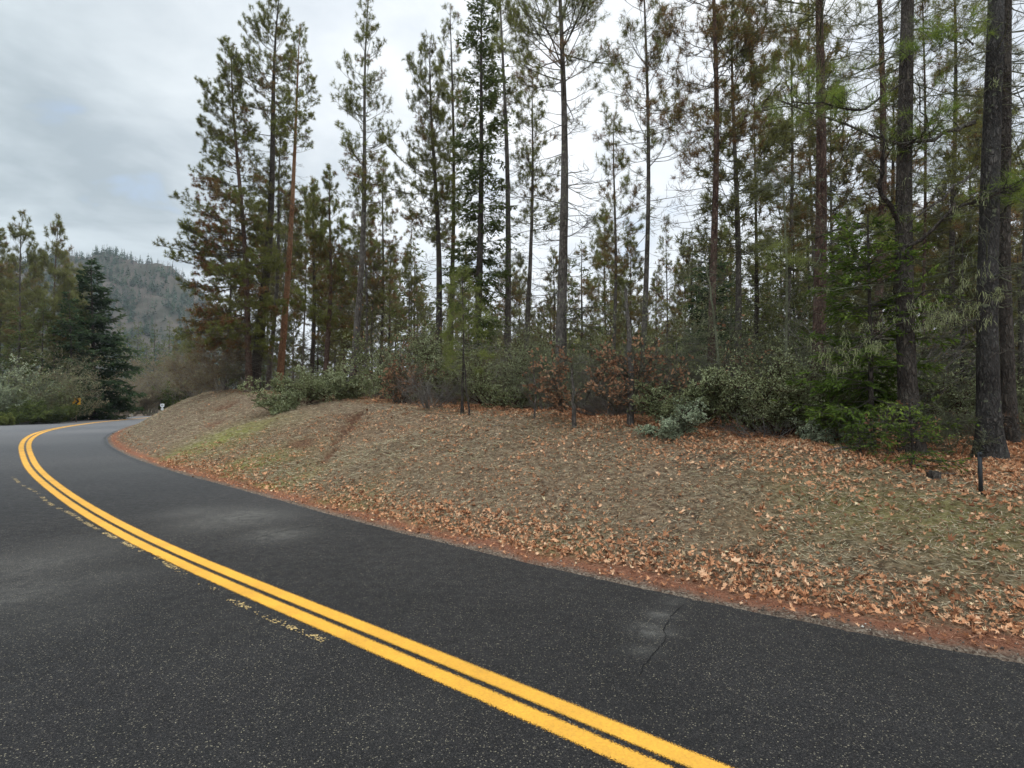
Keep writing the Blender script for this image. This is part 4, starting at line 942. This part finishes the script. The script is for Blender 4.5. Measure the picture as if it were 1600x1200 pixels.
# ------------------------------------------------------------------ far wood (one mass) and mountain
def far_conifers(name, P3, H, seed, mat, snag=0.0, tri=26, rad=.2):
    rg = R_(seed); n = len(P3); mb = MB()
    k = tri
    u = rg.uniform(.12, 1, (n, k))**.8; az = rg.uniform(0, 6.28, (n, k)); r = (1 - u) * rad * H[:, None] * rg.uniform(.6, 1.15, (n, k)) + .15
    c = P3[:, None] + np.stack([np.zeros_like(u), np.zeros_like(u), u * H[:, None]], -1)
    o = np.stack([np.cos(az) * r, np.sin(az) * r, -r * .35], -1)
    sd = np.stack([-np.sin(az), np.cos(az), np.zeros_like(az)], -1) * (r * .55)[..., None]
    tipup = np.array([0, 0, 1.]) * (H[:, None] * .05)[..., None]
    v = np.stack([c + tipup, c + o + sd, c + o - sd], 2).reshape(-1, 3)
    bt = rg.uniform(.1, .9, n)
    mb.add(v, t=np.arange(n * k * 3).reshape(-1, 3), a=np.repeat(np.clip(bt[:, None] + rg.normal(size=(n, k)) * .1, 0, 1).ravel(), 3))
    o_ = mb.build(name, mat); return tag(o_, kind='stuff')
rg = R_(31)
n = 2300; Pm = np.stack([rg.uniform(-110, 330, n), rg.uniform(110, 230, n)], 1); Pm = Pm[(Pm[:, 0] > -.5 * Pm[:, 1]) & (gs(Pm, DG) > 12)]
zz = gs(Pm, ZG); Hh = rg.uniform(6, 15, len(Pm))
o = far_conifers('distant_forest', np.column_stack([Pm, zz]), Hh, 5, M['needle_far'], tri=60, rad=.18); o['label'] = 'distant green forest on the low rise seen between the trunks'; o['category'] = 'forest'

def mtn(P):
    x = P[:, 0]; y = P[:, 1]
    # local axes round the peak
    c = np.array([-560., 790.]); ax = norm(np.array([-.71, 1.0])); lx = np.array([ax[1], -ax[0]])
    d = P - c; a = d @ ax; b = d @ lx
    ridge = 1 / (1 + (np.maximum(b - 30, 0) / 125)**2 + (np.maximum(-b - 60, 0) / 190)**2) * np.exp(-(np.maximum(-a, 0) / 240)**2) * np.exp(-(np.maximum(a, 0) / 300)**2)
    z = 214 * ridge
    z += 14 * blob_noise(P, 12, 3, .006) * np.clip(z / 90, 0, 1) + 5 * blob_noise(P, 13, 3, .02) * np.clip(z / 60, 0, 1)
    return z - 8
gxm, gym = np.meshgrid(np.linspace(-1000, 0, 190), np.linspace(200, 1080, 190)); PM = np.stack([gxm.ravel(), gym.ravel()], 1)
zm = mtn(PM); i = (np.arange(189)[:, None] * 190 + np.arange(189)[None]).ravel()
m, nt, out = nm('mountain_soil'); co = coords(nt)
princ(nt, out, ramp(nt, noise(nt, co, .03, 7, .65), [(.35, lin(52, 56, 46)), (.6, lin(88, 80, 72))]), 1, None, 0)
mb = MB(); mb.add(np.column_stack([PM, zm]), q=np.stack([i, i + 1, i + 191, i + 190], 1)); tag(mb.build('mountain', m, None, True), kind='structure')
M['mt_green'] = foliage_mat('mountain_conifers', [(0, lin(34, 54, 44)), (.6, lin(50, 72, 56)), (1, lin(74, 94, 70))])
M['mt_burn'] = foliage_mat('burnt_mountain_trees', [(0, lin(66, 56, 54)), (.6, lin(92, 80, 76)), (1, lin(114, 102, 94))])
n = 16000; Pm = np.stack([rg.uniform(-900, -60, n), rg.uniform(330, 1000, n)], 1)
q_ = Pm[:, 0] / Pm[:, 1]; zz = mtn(Pm); ok = (q_ > -1.0) & (q_ < -.45) & (zz > 3); Pm, zz = Pm[ok], zz[ok]
patch = blob_noise(Pm, 17, 3, .008) + (zz - 90) / 160
burn = patch + rg.normal(size=len(Pm)) * .25 > .5
g = ~burn
o = far_conifers('mountain_forest', np.column_stack([Pm[g], zz[g] - 1]), rg.uniform(9, 18, g.sum()), 6, M['mt_green'], tri=26, rad=.25); o['label'] = 'blue green conifers covering the lower slopes of the mountain'; o['category'] = 'forest'
bI = np.where(burn)[0]
o = far_conifers('burnt_forest', np.column_stack([Pm[bI], zz[bI] - 1]), rg.uniform(5, 11, len(bI)), 7, M['mt_burn'], tri=12, rad=.14); o['label'] = 'greyish brown burnt trees on the upper slopes of the mountain'; o['category'] = 'forest'
sn = MB(); k = bI[::4]; Hs = rg.uniform(7, 15, len(k)); b3 = np.column_stack([Pm[k] + rg.normal(size=(len(k), 2)) * 4, mtn(Pm[k]) - 2]); t3 = b3 + np.column_stack([rg.normal(size=(len(k), 2)) * .5, Hs])
tubes(sn, np.stack([b3, t3], 1), np.broadcast_to(np.array([.32, .12]), (len(k), 2)), 3)
o = sn.build('mountain_snags', M['mt_burn']); tag(o, 'bare dead snags standing along the ridge of the mountain', 'dead trees', None, 'stuff')
print('mountain', time.time() - T0)

# ------------------------------------------------------------------ ground litter
def scatter(n, region, seed, density):
    rg = R_(seed); x0, x1, y0, y1 = region
    P = np.stack([rg.uniform(x0, x1, n), rg.uniform(y0, y1, n)], 1)
    z, d, W = gs(P, ZG), gs(P, DG), gs(P, FG)
    k = rg.uniform(size=n) < density(P, d, W, z) * np.clip(1.15 - 1.3 * gs(P, GG), .12, 1)
    return P[k], z[k], d[k]
def ground_normal(P, z):
    e = .12; zx = gs(P + [e, 0], ZG); zy = gs(P + [0, e], ZG)
    return norm(np.stack([-(zx - z) / e, -(zy - z) / e, np.ones(len(P))], 1))
# lobed dry leaves
ang = np.linspace(0, 2 * math.pi, 15)[:-1]
LOBE = np.array([1.0, .46, .86, .42, .72, .38, .6, .3, .6, .38, .72, .42, .86, .46])
def leaves_mesh(P, z, seed, size, up=.012):
    rg = R_(seed); n = len(P); nr = ground_normal(P, z)
    nr = norm(nr + rg.normal(size=nr.shape) * .5)
    a = rg.uniform(0, 6.28, n); t = norm(np.cross(nr, np.stack([np.cos(a), np.sin(a), 0 * a], 1))); b = np.cross(nr, t)
    s = size * np.exp(rg.normal(size=n) * .28)
    c = np.column_stack([P, z + up + rg.uniform(0, .02, n)])
    rr = LOBE[None] * rg.uniform(.6, 1.2, (n, 14)); cu = rg.uniform(-.5, .95, n); asp = rg.uniform(.45, 1.0, n)[:, None, None]; fold = rg.uniform(0, .9, n)[:, None, None]
    v = c[:, None] + (s[:, None, None] * .5) * (rr[..., None] * (np.cos(ang)[:, None] * t[:, None] + np.sin(ang)[:, None] * asp * b[:, None] + np.abs(np.sin(ang))[:, None] * fold * nr[:, None])) + (s * cu)[:, None, None] * .5 * (rr**2)[..., None] * nr[:, None]
    allv = np.concatenate([c[:, None], v], 1).reshape(-1, 3)
    base = (np.arange(n) * 15)[:, None, None]; j = np.arange(14)
    tr = base + np.stack([np.zeros(14, int), 1 + j, 1 + (j + 1) % 14], 1)[None]
    mb = MB(); mb.add(allv, t=tr, a=np.repeat(np.clip(rg.beta(1.8, 1.35, n), 0, 1), 15)); return mb
def dens_leaf(P, d, Wf, z):
    nz = blob_noise(P, 41, 4, .35)
    band = 1.8 * np.exp(-((d - .8) / .32)**2) * (.22 + .78 * np.clip((P[:, 0] + 5) / 8, 0, 1)) * np.clip(1 + .6 * nz, .3, 1.5)
    rightness = np.clip((P[:, 0] / np.maximum(P[:, 1], 1) + .75) / 1.3, 0, 1)
    band = np.maximum(band, .16 * (d > .12) * (d < .8))
    mid = (.09 + .30 * rightness**1.5) * np.clip(.6 + .7 * nz, .08, 1.6) * (d > .55)
    top_ = np.clip(Wf * 1.6, 0, 1) * .95 * rightness + .5 * np.clip((P[:, 0] - 1) / 5, 0, 1) * np.clip((d - 3.0) / 1.6, 0, 1)
    return np.where(d > -.1, np.clip(band + mid + top_, 0, 1), 0)
M['litter'] = foliage_mat('fallen_leaves', [(0, lin(86, 56, 42)), (.25, lin(134, 90, 66)), (.5, lin(178, 124, 90)), (.75, lin(212, 156, 116)), (.93, lin(226, 184, 148)), (1, lin(206, 190, 150))], .1)
M['frag'] = foliage_mat('leaf_bits', [(0, lin(84, 62, 48)), (.5, lin(140, 110, 84)), (1, lin(198, 164, 128))], .1)
M['straw'] = foliage_mat('dry_grass_blades', [(0, lin(86, 74, 60)), (.35, lin(140, 126, 104)), (.8, lin(200, 186, 158)), (1, lin(158, 156, 112))], .2)
M['duff'] = foliage_mat('red_needle_litter', [(0, lin(96, 64, 50)), (.5, lin(150, 106, 84)), (1, lin(192, 150, 122))], .1)
Pl, zl, dl = scatter(270000, (-12, 16, 3, 20), 51, dens_leaf)
mb = leaves_mesh(Pl, zl, 52, .08)
tag(mb.build('fallen_leaves', M['litter']), 'orange brown lobed leaves strewn over the bank and piled along the road edge', 'leaves', None, 'stuff')
Pl, zl, dl = scatter(210000, (-45, 22, 14, 60), 53, lambda P, d, W, z: dens_leaf(P, d, W, z) * .7)
mb = leaves_mesh(Pl, zl, 54, .11)
tag(mb.build('fallen_leaves', M['litter']), 'brown leaves scattered over the far part of the bank and wood floor', 'leaves', None, 'stuff')
# small debris chips
def chips(P, z, seed, ln, w, mat, name, label, cat, flat=.35, dirf=None, up=.008):
    rg = R_(seed); n = len(P); nr = ground_normal(P, z); a = rg.uniform(0, 6.28, n) if dirf is None else dirf(P, rg)
    t = np.stack([np.cos(a), np.sin(a), 0 * a], 1); t = norm(t - nr * (t * nr).sum(1, keepdims=True) + nr * (rg.uniform(-.02, flat, n))[:, None])
    mb = MB(); quads(mb, np.column_stack([P, z + up]), t, ln * np.exp(rg.normal(size=n) * .35), w * rg.uniform(.6, 1.3, n), rg, rg.uniform(0, 1, n), norm(nr + rg.normal(size=nr.shape) * .4))
    return tag(mb.build(name, mat), label, cat, None, 'stuff')
def dens_g(P, d, W, z): return np.where(d > .75, .9 * (1 - .75 * W) * np.clip(.75 + .45 * blob_noise(P, 43, 3, .3), .15, 1), 0)
def slope_dir(P, rg):
    e = .3; z = gs(P, ZG); gx_ = gs(P + [e, 0], ZG) - z; gy_ = gs(P + [0, e], ZG) - z
    return np.arctan2(-gy_, -gx_) + rg.normal(size=len(P)) * .75
Pg, zg, _ = scatter(300000, (-9, 10, 3.5, 15), 61, dens_g)
chips(Pg, zg, 62, .12, .0055, M['straw'], 'dry_grass', 'matted dry grass blades lying down the near bank', 'grass', .55, slope_dir)
Pg, zg, _ = scatter(230000, (-34, 6, 12, 46), 63, dens_g)
chips(Pg, zg, 64, .17, .014, M['straw'], 'dry_grass', 'matted dry grass on the far part of the bank', 'grass', .5, slope_dir)
Pg, zg, _ = scatter(230000, (-12, 12, 3, 20), 65, lambda P, d, W, z: np.where(d > .5, .8 + .2 * W, 0))
chips(Pg, zg, 66, .035, .018, M['frag'], 'leaf_fragments', 'small broken leaf bits mixed into the grass of the bank', 'litter', .5)
Pg, zg, _ = scatter(420000, (-12, 11, 3, 20), 67, lambda P, d, W, z: np.exp(-((d - .48 - .1 * blob_noise(P, 91, 3, .8)) / .17)**2) * np.clip(.7 + .7 * blob_noise(P, 92, 4, 1.5), .1, 1))
chips(Pg, zg, 68, .09, .005, M['duff'], 'needle_litter', 'red brown pine needles lying in a strip along the asphalt', 'litter', .12)
Pg, zg, _ = scatter(160000, (-45, -6, 12, 60), 69, lambda P, d, W, z: np.exp(-((d - .75) / .32)**2))
chips(Pg, zg, 70, .12, .014, M['duff'], 'needle_litter', 'red needle strip round the inside of the far bend', 'litter', .12)
# gravel stones at the edge
rg = R_(71); Pg, zg, dg = scatter(260000, (-7, 11, 2.5, 14), 72, lambda P, d, W, z: np.exp(-((d - .2) / .12)**2) * .5 + .05 * (np.abs(d - .5) < .25))
n = len(Pg); oc = np.array([[1, 0, 0], [-1, 0, 0], [0, 1, 0], [0, -1, 0], [0, 0, 1], [0, 0, -1.]]); of = np.array([[0, 2, 4], [2, 1, 4], [1, 3, 4], [3, 0, 4], [2, 0, 5], [1, 2, 5], [3, 1, 5], [0, 3, 5]])
s = .0055 * np.exp(rg.normal(size=(n, 1)) * .5); v = np.column_stack([Pg, zg + .003])[:, None] + oc[None] * s[:, None] * rg.uniform(.5, 1.2, (n, 6, 1))
m_gv = foliage_mat('edge_gravel', [(0, lin(62, 56, 52)), (.5, lin(104, 94, 84)), (.92, lin(150, 140, 126)), (1, lin(212, 206, 196))], 0)
mb = MB(); mb.add(v.reshape(-1, 3), t=(np.arange(n) * 6)[:, None, None] + of[None], a=np.repeat(rg.uniform(0, 1, n)**1.4, 6)); tag(mb.build('gravel', m_gv), 'loose grey gravel along the broken asphalt edge', 'gravel', None, 'stuff')
print('litter', time.time() - T0)

# fallen sticks on the wood floor
rg = R_(81); nst = 0
stick_lab = ['fallen branch lying on the leaves left of the small dark stump', 'short fallen stick on the bank top before the leafless shrub', 'broken branch near the foot of the thicker oak stem', 'thin stick lying right of the silvery shrub', 'forked fallen branch beside the black stake']
for (px, py, ln, az), lab in zip([(1290,722,1.2,.2),(760,652,.9,.1),(1000,665,.7,-.3),(1130,690,.9,.3),(1500,735,.6,2.6)], stick_lab):
    D = {1290:8.9,760:13.8,1000:11.8,1130:10.2,1500:7.9}[px]; x = (px - 800) / F * D; zz = hz(x, D)
    mb = MB(); P0 = path(np.array([[0, 0, .03]]), np.array([az]), np.array([.06]), np.array([.02]), np.array([ln]), 9, .3, rg, .12)
    tubes(mb, P0, np.linspace(.016, .006, 9)[None], 6)
    s_, d_2 = on_path(P0, np.zeros(5, int), rg.uniform(.3, .95, 5)); P1 = path(s_, az + rg.choice([-1, 1], 5) * .8, np.full(5, .3), np.full(5, .1), rg.uniform(.15, .35, 5), 4, 0, rg, .15)
    tubes(mb, P1, np.broadcast_to(np.linspace(.006, .003, 4), (5, 4)), 4)
    tag(mb.build('fallen_branch', M['twig_grey'], None, True, loc=(x, D, zz)), lab, 'branch', 'fallen branches')

# ------------------------------------------------------------------ small built things
def box(mb, c, s, rot=0, a=.5):
    c = np.array(c, float); s = np.array(s, float) / 2
    v = np.array([[x, y, z_] for x in (-1, 1) for y in (-1, 1) for z_ in (-1, 1)]) * s
    cr, sr = math.cos(rot), math.sin(rot); v = np.column_stack([v[:, 0] * cr - v[:, 1] * sr, v[:, 0] * sr + v[:, 1] * cr, v[:, 2]]) + c
    mb.add(v, q=[[0, 1, 3, 2], [4, 6, 7, 5], [0, 4, 5, 1], [2, 3, 7, 6], [0, 2, 6, 4], [1, 5, 7, 3]], a=a)
def flat(name, c, rough=.6, metal=0):
    m, nt, out = nm(name); co = coords(nt); n_ = noise(nt, co, 14, 5, .65)
    cc = mix(nt, 1.0, c, ramp(nt, n_, [(.3, .8), (.7, 1.1)]), 'MULTIPLY'); p = princ(nt, out, cc, rough, bump(nt, n_, .15, .004), .4); p.inputs['Metallic'].default_value = metal
    return m
m_yel = flat('yellow_sign_face', lin(232, 170, 20), .45); m_blk = flat('black_sign_paint', lin(22, 22, 22), .5); m_wht = flat('white_sign_face', lin(232, 234, 232), .45)
m_post = flat('weathered_sign_post', lin(112, 92, 72), .85); m_gpost = flat('pale_marker_post', lin(170, 168, 156), .7); m_iron = flat('black_iron_stake', lin(34, 36, 38), .6, .3)
def poly_plate(mb, pts, y0, y1):
    n = len(pts); v = [(x, y0, z_) for x, z_ in pts] + [(x, y1, z_) for x, z_ in pts]
    mb.add(v, q=[[i, (i + 1) % n, n + (i + 1) % n, n + i] for i in range(n)], t=None)
    # faces as fans from the centroid
    cx = sum(p[0] for p in pts) / n; cz = sum(p[1] for p in pts) / n
    for y in (y0, y1): mb.add([(x, y, z_) for x, z_ in pts] + [(cx, y, cz)], t=[[i, (i + 1) % n, n] for i in range(n)])
# chevron sign
D = 62; x = (120 - 800) / F * D; zz = hz(x, D)
e = empty('chevron_sign', (x, D, zz)); tag(e, 'yellow chevron sign with black arrow pointing right beneath the great dark fir', 'sign'); e.rotation_euler = (0, 0, .55)
mb = MB(); box(mb, (0, .05, .75), (.1, .08, 1.7)); mb.build('post', m_post, e)
k = (at_depth(120, 632, D)[2] - zz)
mb = MB(); poly_plate(mb, [(-.36, k), (-.33, k - .03), (.33, k - .03), (.36, k), (.36, k + .72), (.33, k + .75), (-.33, k + .75), (-.36, k + .72)], -.012, .008); sf = mb.build('sign_panel', m_yel, e)
k -= .02; c_ = k + .38
mb = MB()
for sg in (1, -1):
    v = [(-.2, c_ + sg * .33), (.02, c_ + sg * .33), (.27, c_), (.05, c_)]
    mb.add([(a_, -.016, b_) for a_, b_ in v], q=[[0, 1, 2, 3]])
mb.build('arrow', m_blk, sf)
mb = MB(); poly_plate(mb, [(-.36, k - .55), (.36, k - .55), (.36, k - .5), (-.36, k - .5)], -.012, .0)
# marker posts
def mpost(px, D, top_y, w, mat, name, lab, cap=True):
    x = (px - 800) / F * D; zz = hz(x, D); h = at_depth(px, top_y, D)[2] - zz
    e = empty(name, (x, D, zz)); tag(e, lab, 'post'); mb = MB(); box(mb, (0, 0, h / 2 - .1), (w, w * .6, h + .2)); mb.build('post', mat, e)
    mb = MB(); box(mb, (0, -w * .31, h - .12), (w * .8, .01, .16)); mb.build('reflector', m_wht, e); return e
mpost(92, 61, 638, .11, m_gpost, 'marker_post', 'thin pale marker post at the far roadside left of the chevron sign')
mpost(171, 74, 637, .16, m_blk, 'marker_post', 'dark post at the far roadside under the right side of the great dark fir')
mpost(207, 84, 646, .1, m_gpost, 'marker_post', 'tiny pale post near the far end of the road')
# route marker sign
D = 94; x = (254 - 800) / F * D; zz = hz(x, D); kz = at_depth(254, 641, D)[2] - zz
e = empty('route_sign', (x, D, zz)); tag(e, 'small white shield sign above a white plate where the road disappears', 'sign')
mb = MB(); box(mb, (0, .04, kz / 2 + .4), (.1, .06, kz + 1.2)); mb.build('post', m_gpost, e)
mb = MB(); poly_plate(mb, [(0, kz + .4), (.3, kz + .62), (.36, kz + .85), (.3, kz + 1.15), (.12, kz + 1.08), (0, kz + 1.16), (-.12, kz + 1.08), (-.3, kz + 1.15), (-.36, kz + .85), (-.3, kz + .62)], -.012, .005); sh = mb.build('shield', m_wht, e)
mb = MB(); mb.add([(-.16, -.016, kz + .72), (.16, -.016, kz + .72), (.16, -.016, kz + .96), (-.16, -.016, kz + .96), (-.1, -.018, kz + .77), (.1, -.018, kz + .77), (.1, -.018, kz + .91), (-.1, -.018, kz + .91)], q=[[0, 1, 5, 4], [1, 2, 6, 5], [2, 3, 7, 6], [3, 0, 4, 7]]); mb.build('number', m_blk, sh)
mb = MB(); poly_plate(mb, [(-.22, kz), (.22, kz), (.22, kz + .34), (-.22, kz + .34)], -.012, .005); mb.build('plate', m_wht, e)
# black stake
D = 6.75; x = (1529 - 800) / F * D; zz = hz(x, D); h = at_depth(1529, 706, D)[2] - zz
e = empty('stake', (x, D, zz)); tag(e, 'short black stake in the leaves before the stoutest pine', 'stake')
mb = MB(); hh = max(h, .3); box(mb, (0, 0, hh / 2 - .06), (.034, .006, hh + .12)); box(mb, (-.016, .012, hh / 2 - .06), (.005, .026, hh + .12)); mb.build('shaft', m_iron, e)
mb = MB(); box(mb, (0, -.004, hh - .03), (.038, .006, .05)); mb.build('cap', m_iron, e)
# stump
D = 7.6; x = (1456 - 800) / F * D; zz = hz(x, D); mb = MB(); rg = R_(5)
n = 12; th = np.arange(n) / n * 6.283; ring = []
for zz_, rr in ((-.05, .095), (.03, .085), (.09, .075), (.115, .05), (.1, .02)):
    r = rr * rg.uniform(.8, 1.2, n); ring.append(np.column_stack([r * np.cos(th), r * np.sin(th), np.full(n, zz_) + rg.uniform(-.012, .012, n)]))
ii = np.arange(4)[:, None] * n; jj = np.arange(n)[None]; mb.add(np.concatenate(ring), q=np.stack([ii + jj, ii + (jj + 1) % n, ii + n + (jj + 1) % n, ii + n + jj], -1))
tag(mb.build('stump', M['bark_dark'], None, True, loc=(x, D, zz)), 'small charred stump on the leaves left of the black stake', 'stump')

# ------------------------------------------------------------------ haze
HAZE = True
if HAZE:
    mb = MB(); box(mb, (0, 480, 124), (2200, 1300, 272)); 
    m = bpy.data.materials.new('haze_air'); m.use_nodes = True; nt = m.node_tree; nt.nodes.clear(); out = nt.nodes.new('ShaderNodeOutputMaterial')
    pv = nt.nodes.new('ShaderNodeVolumePrincipled'); pv.inputs['Color'].default_value = (.86, .92, 1, 1); pv.inputs['Density'].default_value = .00013; pv.inputs['Anisotropy'].default_value = .2
    L(nt, pv.outputs[0], out.inputs['Volume']); tag(mb.build('haze', m), 'faint grey blue valley haze', 'haze', None, 'stuff')

# ------------------------------------------------------------------ world and sun
SUN_EL, SUN_AZ = math.radians(42), math.radians(25)     # azimuth measured from +Y towards +X
w = bpy.data.worlds.new('World'); sc.world = w; w.use_nodes = True; nt = w.node_tree; nt.nodes.clear()
out = nt.nodes.new('ShaderNodeOutputWorld'); bg = nt.nodes.new('ShaderNodeBackground'); bg.inputs['Strength'].default_value = .1
sky = nt.nodes.new('ShaderNodeTexSky'); sky.sky_type = 'NISHITA'; sky.sun_disc = False; sky.sun_elevation = SUN_EL; sky.sun_rotation = SUN_AZ
co = N(nt, 'ShaderNodeTexCoord').outputs['Generated']
sx = N(nt, 'ShaderNodeSeparateXYZ'); L(nt, co, sx.inputs[0])
zc = mth(nt, 'ADD', mth(nt, 'MAXIMUM', sx.outputs[2], 0.0), .12)
cv = N(nt, 'ShaderNodeCombineXYZ'); L(nt, mth(nt, 'DIVIDE', sx.outputs[0], zc), cv.inputs[0]); L(nt, mth(nt, 'DIVIDE', sx.outputs[1], zc), cv.inputs[1])
n1 = noise(nt, cv.outputs[0], .9, 7, .52, .5); n2 = noise(nt, cv.outputs[0], 3.0, 6, .55, .4)
f = mth(nt, 'ADD', mth(nt, 'MULTIPLY', n1, .75), mth(nt, 'MULTIPLY', n2, .25))
vd = N(nt, 'ShaderNodeVectorMath', operation='DOT_PRODUCT'); L(nt, co, vd.inputs[0])
sd = np.array([math.sin(SUN_AZ) * math.cos(SUN_EL), math.cos(SUN_AZ) * math.cos(SUN_EL), math.sin(SUN_EL)]); vd.inputs[1].default_value = sd
glow = ramp(nt, vd.outputs['Value'], [(.45, 0.0), (.97, 1.0)], 'EASE')
cloud_d = mix(nt, ramp(nt, f, [(.40, 0.0), (.60, 1.0)]), (3.2, 3.8, 4.2, 1), (5.8, 6.5, 6.9, 1))
cloud_b = mix(nt, ramp(nt, f, [(.36, 0.0), (.60, 1.0)]), (5.5, 6.1, 6.8, 1), (9.4, 9.6, 9.8, 1))
cloud = mix(nt, glow, cloud_d, cloud_b)
low = ramp(nt, sx.outputs[2], [(0.14, 1.0), (.24, 0.0)], 'EASE')
cloud = mix(nt, mth(nt, 'MULTIPLY', low, .75), cloud, (6.9, 7.3, 7.8, 1))
zen = mth(nt, 'ADD', 1.0, mth(nt, 'MULTIPLY', ramp(nt, sx.outputs[2], [(.6, 0.0), (.95, 1.0)]), 2.0))  # overhead sky brightened above the view, for more light on the ground
back = mth(nt, 'ADD', 1.0, mth(nt, 'MULTIPLY', ramp(nt, mth(nt, 'MULTIPLY', sx.outputs[1], -1.0), [(.0, 0.0), (.5, 1.0)]), .9))  # extra brightness added to the unseen sky behind the camera, to light the bank
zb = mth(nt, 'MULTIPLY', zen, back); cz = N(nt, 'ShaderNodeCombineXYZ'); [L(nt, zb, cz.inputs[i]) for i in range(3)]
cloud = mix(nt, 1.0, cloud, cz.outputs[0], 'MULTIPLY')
mask = ramp(nt, mth(nt, 'ADD', mth(nt, 'MULTIPLY', n2, .6), mth(nt, 'MULTIPLY', n1, .4)), [(.34, .45), (.41, 1.0)])
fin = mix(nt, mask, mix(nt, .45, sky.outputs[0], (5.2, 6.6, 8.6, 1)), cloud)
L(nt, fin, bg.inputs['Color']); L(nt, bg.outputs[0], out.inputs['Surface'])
sl = bpy.data.lights.new('sun', 'SUN'); sl.energy = 1.5; sl.angle = math.radians(11); sl.color = (1, .96, .9)
so = bpy.data.objects.new('sun', sl); COL.objects.link(so)
from mathutils import Vector
so.rotation_euler = Vector(-sd).to_track_quat('-Z', 'Y').to_euler()

sc.view_settings.view_transform = 'Standard'; sc.view_settings.look = 'None'; sc.view_settings.gamma = 1; sc.view_settings.exposure = 0.4
try: sc.view_settings.use_curve_mapping = False
except Exception: pass
sc.render.engine = 'CYCLES'
cy = sc.cycles; cy.max_bounces = 5; cy.diffuse_bounces = 3; cy.glossy_bounces = 2; cy.transparent_max_bounces = 8; cy.transmission_bounces = 2; cy.volume_bounces = 0
cy.use_denoising = True; cy.denoiser = 'OPENIMAGEDENOISE'; cy.denoising_input_passes = 'RGB_ALBEDO_NORMAL'; cy.denoising_prefilter = 'ACCURATE'; cy.use_adaptive_sampling = False; cy.adaptive_threshold = .02
sc.render.use_persistent_data = False
print('script done', time.time() - T0, 'objects', len(bpy.data.objects))
